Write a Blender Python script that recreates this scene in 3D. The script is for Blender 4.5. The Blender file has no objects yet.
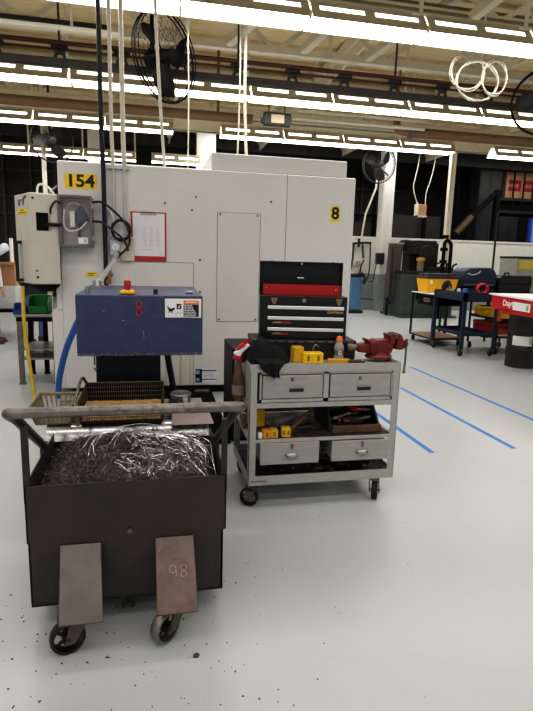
import bpy, bmesh, math, random
from mathutils import Vector, Matrix, Euler, noise
random.seed(7)
sc = bpy.context.scene
C = sc.collection
PI = math.pi

# ------------------------------------------------------------------ materials
def lin(c):
    out = []
    for v in c:
        v = v / 255.0
        out.append(v / 12.92 if v <= 0.04045 else ((v + 0.055) / 1.055) ** 2.4)
    return out

MATS = {}
def mat(name, rgb, rough=0.5, metal=0.0, var=0.08, scale=6.0, bump=0.0, rvar=0.0, stretch=(1, 1, 1),
        alpha=1.0, trans=0.0, coat=0.0, rust=None, rust_amt=0.5, spec=0.5):
    if name in MATS:
        return MATS[name]
    m = bpy.data.materials.new(name)
    m.use_nodes = True
    nt = m.node_tree
    b = nt.nodes['Principled BSDF']
    c = lin(rgb)
    tc = nt.nodes.new('ShaderNodeTexCoord')
    mp = nt.nodes.new('ShaderNodeMapping')
    mp.inputs['Scale'].default_value = stretch
    nt.links.new(tc.outputs['Object'], mp.inputs['Vector'])
    nz = nt.nodes.new('ShaderNodeTexNoise')
    nz.inputs['Scale'].default_value = scale
    nz.inputs['Detail'].default_value = 5.0
    nt.links.new(mp.outputs['Vector'], nz.inputs['Vector'])
    rp = nt.nodes.new('ShaderNodeValToRGB')
    rp.color_ramp.elements[0].position = 0.3
    rp.color_ramp.elements[1].position = 0.7
    rp.color_ramp.elements[0].color = [max(0, v * (1 - var)) for v in c] + [1]
    rp.color_ramp.elements[1].color = [min(1, v * (1 + var)) for v in c] + [1]
    nt.links.new(nz.outputs['Fac'], rp.inputs['Fac'])
    col = rp.outputs['Color']
    if rust is not None:
        n2 = nt.nodes.new('ShaderNodeTexNoise')
        n2.inputs['Scale'].default_value = scale * 2.3
        n2.inputs['Detail'].default_value = 8.0
        nt.links.new(mp.outputs['Vector'], n2.inputs['Vector'])
        r2 = nt.nodes.new('ShaderNodeValToRGB')
        r2.color_ramp.elements[0].position = 0.5
        r2.color_ramp.elements[1].position = 0.5 + 0.5 * (1 - rust_amt) + 0.02
        nt.links.new(n2.outputs['Fac'], r2.inputs['Fac'])
        mx = nt.nodes.new('ShaderNodeMix')
        mx.data_type = 'RGBA'
        nt.links.new(r2.outputs['Color'], mx.inputs['Factor'])
        nt.links.new(col, mx.inputs['A'])
        mx.inputs['B'].default_value = lin(rust) + [1]
        col = mx.outputs['Result']
    nt.links.new(col, b.inputs['Base Color'])
    b.inputs['Roughness'].default_value = rough
    b.inputs['Metallic'].default_value = metal
    b.inputs['Specular IOR Level'].default_value = spec
    if rvar:
        mr = nt.nodes.new('ShaderNodeMapRange')
        mr.inputs['To Min'].default_value = max(0.02, rough - rvar)
        mr.inputs['To Max'].default_value = min(1, rough + rvar)
        nt.links.new(nz.outputs['Fac'], mr.inputs['Value'])
        nt.links.new(mr.outputs['Result'], b.inputs['Roughness'])
    if bump:
        bp = nt.nodes.new('ShaderNodeBump')
        bp.inputs['Strength'].default_value = bump
        bp.inputs['Distance'].default_value = 0.01
        nt.links.new(nz.outputs['Fac'], bp.inputs['Height'])
        nt.links.new(bp.outputs['Normal'], b.inputs['Normal'])
    if coat:
        b.inputs['Coat Weight'].default_value = coat
        b.inputs['Coat Roughness'].default_value = 0.12
    if trans:
        b.inputs['Transmission Weight'].default_value = trans
        b.inputs['IOR'].default_value = 1.15
    if alpha < 1:
        b.inputs['Alpha'].default_value = alpha
    MATS[name] = m
    return m

def emat(name, rgb, strength):
    if name in MATS:
        return MATS[name]
    m = bpy.data.materials.new(name)
    m.use_nodes = True
    nt = m.node_tree
    b = nt.nodes['Principled BSDF']
    b.inputs['Base Color'].default_value = (0.8, 0.8, 0.8, 1)
    b.inputs['Emission Color'].default_value = lin(rgb) + [1]
    b.inputs['Emission Strength'].default_value = strength
    MATS[name] = m
    return m

# ------------------------------------------------------------------ mesh builder
class MB:
    def __init__(s):
        s.bm = bmesh.new()
        s.mi = 0
        s.M = None
    def _v(s, p):
        p = Vector(p)
        if s.M is not None:
            p = s.M @ p
        return s.bm.verts.new(p)
    def _f(s, vs):
        try:
            f = s.bm.faces.new(vs)
            f.material_index = s.mi
            return f
        except ValueError:
            return None
    def box(s, x0, x1, y0, y1, z0, z1):
        v = [s._v((x, y, z)) for x in (x0, x1) for y in (y0, y1) for z in (z0, z1)]
        for q in ((0, 1, 3, 2), (4, 6, 7, 5), (0, 4, 5, 1), (2, 3, 7, 6), (0, 2, 6, 4), (1, 5, 7, 3)):
            s._f([v[i] for i in q])
        return s
    def cbox(s, c, size, rot=(0, 0, 0)):
        R = Matrix.Translation(Vector(c)) @ Euler(rot).to_matrix().to_4x4()
        old = s.M
        s.M = R if old is None else old @ R
        a, b, d = [q / 2 for q in size]
        s.box(-a, a, -b, b, -d, d)
        s.M = old
        return s
    def prism(s, pts, vec):
        """closed polygon (3-D points) pushed along vec"""
        vec = Vector(vec)
        a = [s._v(p) for p in pts]
        b = [s._v(Vector(p) + vec) for p in pts]
        n = len(pts)
        s._f(a[::-1]); s._f(b)
        for i in range(n):
            s._f([a[i], a[(i + 1) % n], b[(i + 1) % n], b[i]])
        return s
    def quad(s, *pts):
        s._f([s._v(p) for p in pts])
        return s
    def cyl(s, p0, p1, r0, r1=None, seg=12, cap=True):
        r1 = r0 if r1 is None else r1
        p0, p1 = Vector(p0), Vector(p1)
        d = (p1 - p0).normalized()
        u = d.orthogonal().normalized()
        w = d.cross(u)
        A, B = [], []
        for i in range(seg):
            t = 2 * PI * i / seg
            o = u * math.cos(t) + w * math.sin(t)
            A.append(s._v(p0 + o * r0)); B.append(s._v(p1 + o * r1))
        for i in range(seg):
            j = (i + 1) % seg
            s._f([A[i], A[j], B[j], B[i]])
        if cap:
            s._f(A[::-1]); s._f(B)
        return s
    def tube(s, pts, r, seg=8, closed=False, smooth_n=0, flat=1.0):
        P = [Vector(p) for p in pts]
        if smooth_n:
            P = spline(P, smooth_n, closed)
        n = len(P)
        rings = []
        u = None
        for i in range(n):
            if closed:
                d = P[(i + 1) % n] - P[i - 1]
            else:
                d = P[min(i + 1, n - 1)] - P[max(i - 1, 0)]
            if d.length < 1e-9:
                d = Vector((0, 0, 1))
            d.normalize()
            if u is None:
                u = d.orthogonal().normalized()
            else:
                u = (u - d * u.dot(d))
                u = u.normalized() if u.length > 1e-6 else d.orthogonal().normalized()
            w = d.cross(u)
            rr = r(i / max(1, n - 1)) if callable(r) else r
            rings.append([s._v(P[i] + (u * math.cos(2 * PI * k / seg) + w * math.sin(2 * PI * k / seg) * flat) * rr) for k in range(seg)])
        m = n if closed else n - 1
        for i in range(m):
            A, B = rings[i], rings[(i + 1) % n]
            for k in range(seg):
                j = (k + 1) % seg
                s._f([A[k], A[j], B[j], B[k]])
        if not closed:
            s._f(rings[0][::-1]); s._f(rings[-1])
        return s
    def lathe(s, prof, c=(0, 0, 0), seg=20, axis='Z', cap=True):
        c = Vector(c)
        rings = []
        for r, z in prof:
            ring = []
            for i in range(seg):
                t = 2 * PI * i / seg
                a, b = r * math.cos(t), r * math.sin(t)
                p = {'Z': (a, b, z), 'X': (z, a, b), 'Y': (b, z, a)}[axis]
                ring.append(s._v(c + Vector(p)))
            rings.append(ring)
        for A, B in zip(rings, rings[1:]):
            for i in range(seg):
                j = (i + 1) % seg
                s._f([A[i], A[j], B[j], B[i]])
        if cap:
            s._f(rings[0][::-1]); s._f(rings[-1])
        return s
    def ball(s, c, r, sc_=(1, 1, 1), seg=12):
        prof = [(max(1e-4, r * math.sin(PI * k / 8)), -r * math.cos(PI * k / 8)) for k in range(9)]
        old = s.M
        T = Matrix.Translation(Vector(c)) @ Matrix.Diagonal((*sc_, 1))
        s.M = T if old is None else old @ T
        s.lathe(prof, (0, 0, 0), seg)
        s.M = old
        return s
    def grid(s, fn, nu, nv):
        V = [[s._v(fn(i / nu, j / nv)) for j in range(nv + 1)] for i in range(nu + 1)]
        for i in range(nu):
            for j in range(nv):
                s._f([V[i][j], V[i + 1][j], V[i + 1][j + 1], V[i][j + 1]])
        return s

def spline(P, n, closed=False):
    out = []
    m = len(P)
    rng = range(m if closed else m - 1)
    for i in rng:
        if closed:
            a, b, c, d = P[i - 1], P[i], P[(i + 1) % m], P[(i + 2) % m]
        else:
            a, b, c, d = P[max(i - 1, 0)], P[i], P[i + 1], P[min(i + 2, m - 1)]
        for k in range(n):
            t = k / n
            out.append(0.5 * ((2 * b) + (c - a) * t + (2 * a - 5 * b + 4 * c - d) * t * t + (3 * b - a - 3 * c + d) * t ** 3))
    if not closed:
        out.append(P[-1].copy())
    return out

ORG = {}
def link_mesh(name, me, parent, mats, smooth, org=None, label=None):
    o = bpy.data.objects.new(name, me)
    C.objects.link(o)
    for m in mats:
        me.materials.append(m)
    if smooth:
        for p in me.polygons:
            p.use_smooth = True
        try:
            me.set_sharp_from_angle(angle=math.radians(40))
        except Exception:
            pass
    if parent is not None:
        g = ORG[parent]
        o.parent = parent
    else:
        if org is None:
            xs = [v.co for v in me.vertices]
            g = Vector(((min(v.x for v in xs) + max(v.x for v in xs)) / 2, (min(v.y for v in xs) + max(v.y for v in xs)) / 2, min(v.z for v in xs)))
        else:
            g = Vector(org)
        o.location = g
    me.transform(Matrix.Translation(-g))
    ORG[o] = g
    if label:
        o['label'] = label
    return o

def part(name, mb, mats, parent=None, bevel=0.0, smooth=False, seg=1, label=None, org=None, recalc=True):
    bm = mb.bm
    if recalc:
        bmesh.ops.recalc_face_normals(bm, faces=bm.faces)
    if bevel:
        es = [e for e in bm.edges if len(e.link_faces) == 2 and e.calc_face_angle(0) > 0.6]
        bmesh.ops.bevel(bm, geom=es, offset=bevel, segments=seg, profile=0.5, affect='EDGES', clamp_overlap=True)
    me = bpy.data.meshes.new(name)
    bm.to_mesh(me)
    bm.free()
    if not isinstance(mats, (list, tuple)):
        mats = [mats]
    return link_mesh(name, me, parent, mats, smooth, org, label)

def thing(name, label, cat, loc, group=None):
    o = bpy.data.objects.new(name, None)
    o.empty_display_size = 0.1
    C.objects.link(o)
    o.location = loc
    o['label'] = label
    o['category'] = cat
    if group:
        o['group'] = group
    ORG[o] = Vector(loc)
    return o

def tag(o, label, cat, group=None, kind=None):
    o['label'] = label
    o['category'] = cat
    if group:
        o['group'] = group
    if kind:
        o['kind'] = kind
    return o

def struct(name, mb, mats, bevel=0.0, smooth=False, label=None):
    o = part(name, mb, mats, None, bevel, smooth)
    o['kind'] = 'structure'
    if label:
        o['label'] = label
    return o

def dup(root, loc, label=None, group=None, rotz=0.0):
    r = root.copy()
    C.objects.link(r)
    r.location = loc
    r.rotation_euler = (0, 0, rotz)
    if label:
        r['label'] = label
    if group:
        r['group'] = group
    for ch in list(root.children):
        c = ch.copy(); C.objects.link(c); c.parent = r
        for g in list(ch.children):
            d = g.copy(); C.objects.link(d); d.parent = c
    return r

def textmesh(name, s, size, loc, m, parent, X=(1, 0, 0), Y=(0, 0, 1), bold=0.0, align='CENTER', ext=0.0006, xs=1.0):
    cu = bpy.data.curves.new(name, 'FONT')
    cu.body = s
    cu.size = size
    cu.align_x = align
    cu.align_y = 'CENTER'
    cu.extrude = ext
    cu.offset = bold
    cu.resolution_u = 3
    t = bpy.data.objects.new('tmp', cu)
    C.objects.link(t)
    dg = bpy.context.evaluated_depsgraph_get()
    me = bpy.data.meshes.new_from_object(t.evaluated_get(dg))
    bpy.data.objects.remove(t)
    me.name = name
    X, Y = Vector(X).normalized(), Vector(Y).normalized()
    N = X.cross(Y)
    M = Matrix(((X.x * xs, Y.x, N.x, loc[0]), (X.y * xs, Y.y, N.y, loc[1]), (X.z * xs, Y.z, N.z, loc[2]), (0, 0, 0, 1)))
    me.transform(M)
    me.materials.clear()
    return link_mesh(name, me, parent, [m], False)

# ------------------------------------------------------------------ camera
p, r, y = 0.17993, 0.0277, 0.21314
cy_, sy_ = math.cos(y), math.sin(y)
F = Vector((sy_, cy_, 0)); RT = Vector((cy_, -sy_, 0)); UP = Vector((0, 0, 1))
f2 = F * math.cos(p) - UP * math.sin(p)
up2 = UP * math.cos(p) + F * math.sin(p)
r2 = RT * math.cos(r) + up2 * math.sin(r)
u3 = up2 * math.cos(r) - RT * math.sin(r)
cam = bpy.data.cameras.new('camera')
cam.sensor_width = 36.0
cam.lens = 532.5 / 711 * 36
cam.clip_start = 0.05
co = bpy.data.objects.new('camera', cam)
C.objects.link(co)
co.matrix_world = Matrix(((r2.x, u3.x, -f2.x, 0), (r2.y, u3.y, -f2.y, 0), (r2.z, u3.z, -f2.z, 1.6), (0, 0, 0, 1)))
sc.camera = co

sc.view_settings.view_transform = 'Standard'
sc.view_settings.look = 'None'
sc.view_settings.exposure = 0.2
sc.view_settings.use_curve_mapping = True
cm = sc.view_settings.curve_mapping
cv = cm.curves[3]
cv.points[0].location = (0.0, 0.0); cv.points[1].location = (1.0, 1.0)
for q in ((0.04, 0.022), (0.2, 0.165), (0.6, 0.6)):
    cv.points.new(*q)
cm.update()
w = bpy.data.worlds.new('world')
sc.world = w
w.use_nodes = True
w.node_tree.nodes['Background'].inputs['Color'].default_value = (0.9, 0.92, 0.95, 1)
w.node_tree.nodes['Background'].inputs['Strength'].default_value = 0.42

# ------------------------------------------------------------------ palette
FLOOR = mat('floor_epoxy', (192, 195, 196), 0.3, var=0.015, scale=0.7, rvar=0.05, rust=(186, 189, 190), rust_amt=0.3)
WHITE_M = mat('machine_white', (226, 224, 220), 0.42, var=0.02, scale=1.5)
WHITE_P = mat('machine_panel', (222, 220, 216), 0.42, var=0.02, scale=1.5)
BEIGE = mat('cabinet_beige', (214, 208, 196), 0.45, var=0.03)
BLACK = mat('black_paint', (24, 24, 25), 0.45, var=0.2)
BLACKM = mat('black_matte', (12, 12, 13), 0.8, var=0.2, spec=0.2)
RUBBER = mat('rubber', (22, 22, 22), 0.7)
YELLOW = mat('label_yellow', (250, 214, 30), 0.5, var=0.02)
YTOOL = mat('tool_yellow', (236, 194, 20), 0.45, var=0.12, scale=30)
RED = mat('red_plastic', (200, 26, 28), 0.4, var=0.06)
REDV = mat('vise_red', (118, 36, 28), 0.4, var=0.2, scale=25, rust=(70, 30, 24), rust_amt=0.5)
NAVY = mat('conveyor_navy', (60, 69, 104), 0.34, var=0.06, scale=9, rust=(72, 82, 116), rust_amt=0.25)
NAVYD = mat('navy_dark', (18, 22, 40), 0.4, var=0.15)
STEEL = mat('steel', (168, 168, 168), 0.3, 0.9, var=0.1)
STEELD = mat('steel_worn', (122, 118, 112), 0.42, 0.8, var=0.3, scale=14)
GALV = mat('galvanised', (186, 190, 196), 0.4, 0.5, var=0.08)
CARTG = mat('cart_grey', (178, 176, 171), 0.45, 0.1, var=0.07, scale=12, rust=(166, 163, 157), rust_amt=0.2)
CARTD = mat('drawer_grey', (170, 168, 164), 0.42, 0.1, var=0.08, scale=9, stretch=(1, 1, 4), rust=(160, 157, 152), rust_amt=0.2)
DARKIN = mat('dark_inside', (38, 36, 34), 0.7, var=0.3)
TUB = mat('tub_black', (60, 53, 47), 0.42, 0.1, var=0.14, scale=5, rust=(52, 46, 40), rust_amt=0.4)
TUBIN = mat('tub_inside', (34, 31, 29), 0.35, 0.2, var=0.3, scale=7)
PLATE = mat('caster_plate', (106, 99, 97), 0.38, 0.45, var=0.14, scale=7, rust=(98, 84, 79), rust_amt=0.5, stretch=(1, 1, 0.6))
PLATE2 = mat('caster_plate_rusty', (104, 92, 88), 0.38, 0.45, var=0.16, scale=8, rust=(98, 76, 67), rust_amt=0.65)
WHITE = mat('white_plain', (238, 238, 236), 0.5, var=0.02)
PAPER = mat('paper', (236, 234, 236), 0.7, var=0.02)
INK = mat('ink', (26, 26, 28), 0.6)
GREYINK = mat('grey_ink', (190, 190, 196), 0.7)
ORANGE = mat('orange', (232, 120, 40), 0.45)
GREENB = mat('bin_green', (16, 112, 52), 0.4)
BLUEB = mat('bin_blue', (34, 66, 160), 0.4)
HOSEB = mat('hose_blue', (30, 98, 178), 0.4)
HOSEY = mat('hose_yellow', (214, 180, 52), 0.45)
TAPE = mat('tape_blue', (44, 128, 206), 0.5, var=0.04)
CREAM = mat('cream_pipe', (222, 216, 198), 0.5, var=0.04)
CEIL = mat('ceiling_tan', (222, 204, 166), 0.8, var=0.1, scale=2, stretch=(1, 6, 1))
CEILB = mat('beam_cream', (226, 218, 196), 0.6, var=0.06)
BROWN = mat('pipe_brown', (124, 98, 70), 0.6, var=0.1)
BEAMD = mat('beam_dark', (44, 36, 30), 0.6, var=0.2)
REFL = mat('reflector', (196, 186, 164), 0.5, var=0.03)
CARD = mat('cardboard', (196, 150, 110), 0.8, var=0.05)
WOOD = mat('wood', (150, 116, 82), 0.6, var=0.2, scale=8, stretch=(1, 8, 8))
WOODD = mat('wood_worn', (104, 82, 64), 0.7, var=0.25, scale=14)
LIGHT = emat('tube_light', (255, 253, 250), 9.0)
SLOT = emat('slot_light', (255, 250, 240), 3.0)
# ================================================================== SETTING
m = MB(); m.box(-14, 26, -9, 22, -0.1, 0.0)
struct('floor', m, FLOOR)
m = MB(); m.box(-14, 26, -9, 17.6, 5.4, 5.5)
for k in range(34):
    yy = -8.6 + k * 0.78
    m.box(-14, 26, yy, yy + 0.26, 5.34, 5.4)
struct('ceiling', m, CEIL)
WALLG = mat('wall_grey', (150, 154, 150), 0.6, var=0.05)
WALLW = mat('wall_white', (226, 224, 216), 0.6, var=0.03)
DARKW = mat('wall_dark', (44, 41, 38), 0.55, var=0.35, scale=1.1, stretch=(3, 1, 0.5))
m = MB(); m.box(3.0, 26, 16.8, 16.95, 0, 1.2)
struct('baseboard_back', m, WALLG)
m = MB(); m.box(3.0, 26, 16.8, 16.95, 1.2, 2.34)
struct('wall_partition', m, WALLW)
m = MB(); m.box(3.0, 26, 16.78, 16.97, 2.34, 2.4)
struct('trim_1', m, WALLW)
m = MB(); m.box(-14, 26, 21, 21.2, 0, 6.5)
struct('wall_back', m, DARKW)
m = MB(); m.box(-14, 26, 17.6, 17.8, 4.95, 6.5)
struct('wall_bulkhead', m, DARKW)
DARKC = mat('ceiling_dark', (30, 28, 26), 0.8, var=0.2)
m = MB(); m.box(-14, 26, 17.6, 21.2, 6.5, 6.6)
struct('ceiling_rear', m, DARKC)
MULL = mat('mullion_dark', (74, 66, 58), 0.5, var=0.2)
for k, xx in enumerate((-9, -7.4, -5.9, -5.1, -4.2, -3.4, 0.4, 2.2, 4.0, 8.2, 9.4)):
    m = MB(); m.box(xx, xx + 0.09, 20.85, 21, 0, 6.5)
    struct('trim_%d' % (k + 2), m, MULL)
m = MB()
for zz in (2.9, 3.5, 4.4):
    m.box(-14, 10, 20.9, 21, zz, zz + 0.07)
struct('trim_13', m, MULL)
# cream-painted building columns
m = MB(); m.box(7.2, 7.57, 16.4, 16.78, 1.2, 5.4); m.box(7.22, 7.26, 16.36, 16.4, 1.2, 5.4); m.box(7.46, 7.51, 16.36, 16.4, 1.2, 5.4)
pc = struct('column', m, WALLW)
m = MB(); m.box(7.2, 7.57, 16.4, 16.78, 0, 1.2)
struct('column_base', m, WALLG)
for x0, x1, yy in ((-1.72, -1.42, 16.3), (1.3, 1.85, 16.3)):
    m = MB(); m.box(x0, x1, yy, yy + 0.3, 0, 5.4)
    struct('column', m, WALLW)
m = MB(); m.tube([(-2.33, 13.2, 0), (-2.33, 13.2, 5.36)], 0.05, 10)
struct('column', m, CEILB, smooth=True)
# slim post in front of the right-hand bay
m = MB(); m.box(8.93, 9.03, 15.45, 15.6, 0, 5.4); m.box(9.06, 9.13, 15.5, 15.6, 0, 5.4); m.box(8.8, 9.26, 15.42, 15.62, 5.0, 5.1)
struct('column', m, CEILB, 0.01)

# ---- ceiling steel: trusses along X
def truss(yy, zb, zt, x0, x1, step, mt, w=0.06, lean=0.0):
    m = MB()
    m.box(x0, x1, yy - w, yy + w, zb - 0.05, zb + 0.05)
    m.box(x0, x1, yy - w + lean, yy + w + lean, zt - 0.05, zt + 0.05)
    k = 0
    xx = x0
    while xx < x1:
        a = (xx, yy, zb) if k % 2 == 0 else (xx, yy + lean, zt)
        b = (xx + step, yy + lean, zt) if k % 2 == 0 else (xx + step, yy, zb)
        m.tube([a, b], 0.045, 4)
        xx += step; k += 1
    return struct('beam', m, mt)
truss(8.3, 4.6, 5.25, -5, 12, 0.85, CEILB)
truss(6.9, 4.75, 5.3, -5, 12, 0.95, CEILB, 0.04)
truss(11.6, 4.5, 5.25, -8, 14, 0.9, CEILB)
truss(14.6, 4.85, 5.25, -9, 16, 0.9, mat('beam_tan', (150, 138, 112), 0.6))
for xx, in ((-2.9,), (0.55,), (3.4,), (6.2,), (9.2,)):
    m = MB(); m.box(xx - 0.08, xx + 0.08, -8, 17.6, 5.18, 5.34); m.box(xx - 0.02, xx + 0.02, -8, 17.6, 5.0, 5.2)
    struct('beam', m, CEILB)
for (xa, ya, za, xb, yb, zb) in ((2.2, 8.25, 4.62, 3.0, 6.9, 5.2), (3.2, 8.25, 4.62, 4.2, 6.9, 5.2), (4.7, 7.2, 4.6, 5.7, 6.2, 5.2), (1.1, 8.25, 4.62, 2.0, 7.0, 5.1), (5.4, 7.2, 4.55, 6.6, 6.2, 5.2), (3.9, 6.6, 4.6, 4.5, 6.0, 5.1)):
    m = MB()
    m.tube([(xa, ya, za), (xb, yb, zb)], 0.075, 4)
    struct('beam', m, CEILB)
# long flat cream girders behind each row of lights
for yy, zz, h, mt in ((10.0, 4.5, 0.16, CEILB), (11.5, 4.38, 0.2, CEILB), (13.2, 4.47, 0.45, CEILB), (6.95, 4.72, 0.14, mat('beam_olive', (120, 112, 84), 0.7))):
    m = MB(); m.box(-8, 14, yy - 0.05, yy + 0.05, zz, zz + h); m.box(-8, 14, yy - 0.12, yy + 0.12, zz, zz + 0.03)
    struct('beam', m, mt)
# ---- dark trolley rail with roller hangers and brown pipe
t = thing('overhead_rail', 'dark overhead conductor rail with roller hangers and a rusty pipe, above the second light row', 'rail', (2, 7.6, 3.9))
m = MB(); m.box(-6, 11, 7.57, 7.63, 3.91, 3.985); m.box(-6, 11, 7.55, 7.65, 3.9, 3.915)
part('rail', m, BEAMD, t)
m = MB(); m.tube([(-6, 7.6, 4.17), (11, 7.6, 4.17)], 0.03, 8); m.tube([(-6, 7.66, 4.11), (11, 7.66, 4.11)], 0.016, 6)
part('pipe', m, mat('pipe_rusty', (84, 50, 34), 0.6, var=0.2), t)
k = 0
xx = -5.6
while xx < 10.8:
    m = MB()
    m.box(xx - 0.1, xx + 0.1, 7.57, 7.63, 4.1, 4.13)
    m.tube([(xx - 0.09, 7.6, 4.12), (xx - 0.035, 7.6, 4.06), (xx - 0.06, 7.6, 3.99)], 0.022, 5)
    m.tube([(xx + 0.09, 7.6, 4.12), (xx + 0.035, 7.6, 4.06), (xx + 0.06, 7.6, 3.99)], 0.022, 5)
    m.box(xx - 0.05, xx + 0.05, 7.56, 7.64, 4.04, 4.07)
    if k % 3 == 0:
        m.tube([(xx, 7.6, 4.1), (xx, 7.6, 5.36)], 0.014, 6)
    part('roller_hanger', m, BEAMD, t)
    xx += 0.75; k += 1
# thin dark busbar high on the left
m = MB(); m.box(-6, -0.5, 7.2, 7.25, 4.245, 4.285); m.box(-3.6, -3.56, 7.21, 7.25, 4.28, 5.36); m.box(-0.6, -0.56, 7.21, 7.25, 4.28, 5.36)
tag(part('busbar', m, BLACK), 'thin black bar strung high at upper left under the tan ceiling', 'bar')
m = MB(); m.tube([(-6, 7.12, 4.17), (-0.35, 7.12, 4.17)], 0.03, 8); m.box(-3.0, -2.97, 7.1, 7.14, 4.17, 5.36); m.box(-0.9, -0.87, 7.1, 7.14, 4.17, 5.36)
tag(part('ceiling_pipe', m, CREAM), 'cream pipe high at upper left just under the thin black bar', 'pipe')
# brown ducts between second and third light rows
m = MB(); m.tube([(-7, 10.5, 4.17), (1.87, 10.5, 4.17)], 0.085, 12); m.box(-3, -2.95, 10.48, 10.52, 4.15, 5.36); m.box(1.2, 1.25, 10.48, 10.52, 4.15, 5.36)
tag(part('brown_duct', m, BROWN, smooth=True), 'brown duct between the light rows, over the left half of the white machine', 'duct')
t = thing('brown_duct', 'brown pipe with an orange elbow at its left end, at upper right behind the lights', 'duct', (6, 9.8, 4.0))
m = MB(); m.tube([(5.1, 10.5, 4.17), (13, 10.5, 4.17)], 0.095, 12); m.box(8, 8.05, 10.48, 10.52, 4.15, 5.36)
part('pipe', m, BROWN, t, smooth=True)
m = MB(); m.tube([(5.1, 10.5, 4.17), (4.9, 10.5, 4.18), (4.8, 10.5, 4.27), (4.8, 10.5, 4.6)], 0.075, 12, smooth_n=4); m.tube([(4.8, 10.5, 4.5), (4.8, 10.5, 5.36)], 0.02, 6)
part('elbow', m, mat('elbow_orange', (156, 112, 80), 0.6), t, smooth=True)
m = MB(); m.tube([(5.05, 10.5, 4.17), (5.16, 10.5, 4.17)], 0.115, 12)
part('coupling', m, STEELD, t)
for (zz, yy, rr, x0, x1, nm, lb) in ((4.33, 10.25, 0.03, 2.6, 5.3, 'ceiling_pipe', 'upper of two cream pipes running right from the black heater box'), (4.2, 10.3, 0.034, 2.6, 5.3, 'ceiling_pipe', 'lower of two cream pipes running right from the black heater box')):
    m = MB(); m.tube([(x0, yy, zz), (x1, yy, zz)], rr, 8); m.tube([(x0 + 0.4, yy, zz), (x0 + 0.4, yy, 5.36)], 0.012, 5); m.tube([(x1 - 0.3, yy, zz), (x1 - 0.3, yy, 5.36)], 0.012, 5)
    tag(part(nm, m, CREAM), lb, 'pipe')
# heater / speaker box
t = thing('unit_heater', 'small black ceiling box with a tan front panel between the light rows', 'heater', (2.25, 10.05, 3.98))
m = MB(); m.box(2.0, 2.5, 10.0, 10.1, 3.98, 4.2); m.tube([(2.1, 10.09, 4.2), (2.1, 10.09, 4.6)], 0.012, 5); m.tube([(2.4, 10.09, 4.2), (2.4, 10.09, 4.6)], 0.012, 5); m.box(1.95, 2.0, 10.02, 10.08, 4.01, 4.1)
part('housing', m, BLACK, t, 0.012)
m = MB(); m.box(2.13, 2.37, 9.985, 10.0, 4.02, 4.165)
part('front_panel', m, mat('tan_panel', (206, 186, 150), 0.6), t)

# ---- fluorescent fixtures: three full rows and a short fourth row
W_, L_, T_, H_ = 0.2, 1.392, 0.06, 0.2
def fixture():
    t = thing('fluorescent_light', 'open fluorescent light with slotted cream reflector', 'ceiling light', (0, 0, 0))
    m = MB()
    h = L_ / 2
    for sgn in (-1, 1):
        a = [(-h, sgn * W_, 0), (-h, sgn * T_, H_)]
        b = [(h, sgn * W_, 0), (h, sgn * T_, H_)]
        m.prism([a[0], a[1], (-h, sgn * T_, H_ + 0.012), (-h, sgn * (W_ + 0.012), 0)], (L_, 0, 0))
    m.box(-h, h, -T_, T_, H_, H_ + 0.012)
    m.box(-h, h, -0.04, 0.04, H_ + 0.01, H_ + 0.06)
    part('reflector', m, REFL, t)
    m = MB(); m.box(-h + 0.006, h - 0.006, -0.188, 0.188, 0.004, 0.018)
    part('diffuser', m, LIGHT, t)
    for sgn in (-1, 1):
        for xc in (-0.33, 0.33):
            m = MB()
            y0, y1 = sgn * 0.135, sgn * 0.095
            f = lambda yy: (H_ + 0.012) * (W_ + 0.012 - abs(yy)) / (W_ + 0.012 - T_)
            n = 0.004
            pts = [(xc - 0.265, y0, f(y0) + n), (xc + 0.265, y0, f(y0) + n), (xc + 0.265, y1, f(y1) + n), (xc - 0.265, y1, f(y1) + n)]
            m.prism(pts, (0, -sgn * 0.002, -0.003))
            part('uplight_slot', m, SLOT, t)
    m = MB()
    m.box(h - 0.04, h + 0.004, -0.012, 0.012, 0.2, 1.13)
    m.box(h - 0.16, h + 0.004, -0.09, 0.09, 0.205, 0.225)
    m.box(h - 0.022, h + 0.006, -W_ - 0.014, -W_ + 0.04, -0.008, 0.06)
    part('hanger', m, CREAM, t)
    return t
fx0 = fixture()
rows = [(6.39, [1.04 + 1.412 * k for k in range(-3, 5)], 'front light row'),
        (9.45, [2.34 + 1.425 * k for k in range(-5, 6)], 'second light row'),
        (12.4, [-4.46, -3.05, -1.635, -0.222] + [2.207 + 1.414 * k for k in range(4)] + [8.93, 10.35], 'third light row'),
        (16.32, [-6.76, -5.35, -3.94, -2.53, -1.12, 0.71], 'farthest short light row')]
first = True
RN = {0: ('in the front row nearest the camera', 'lights of the front row'), 1: ('in the second row behind the dark rail', 'lights of the second row'),
      2: ('in the third row before the dark windows', 'lights of the third row'), 3: ('in the farthest row beyond the machine', 'lights of the farthest row')}
for ri, (yy, xs, nm) in enumerate(rows):
    for xi, xx in enumerate(xs):
        lb = 'fluorescent light with cream slotted reflector, ' + RN[ri][0]
        if first:
            fx0.location = (xx, yy, 4.226); fx0['label'] = lb; fx0['group'] = RN[ri][1]; first = False
        else:
            dup(fx0, (xx, yy, 4.226), lb, RN[ri][1])
# the rows that carry on behind the photographer: real lamps
for yy in (3.1, 0.5, -2.2, -5.0):
    for xx in (-4.0, 0.5, 5.0):
        ld = bpy.data.lights.new('ceiling_row_lamp', 'AREA')
        ld.shape = 'RECTANGLE'; ld.size = 4.2; ld.size_y = 0.5; ld.energy = 4.2 * 0.5 * PI * 5.2
        ld.color = (1.0, 0.99, 0.975)
        lo = bpy.data.objects.new('ceiling_row_lamp', ld)
        C.objects.link(lo); lo.location = (xx, yy, 4.2)

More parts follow.
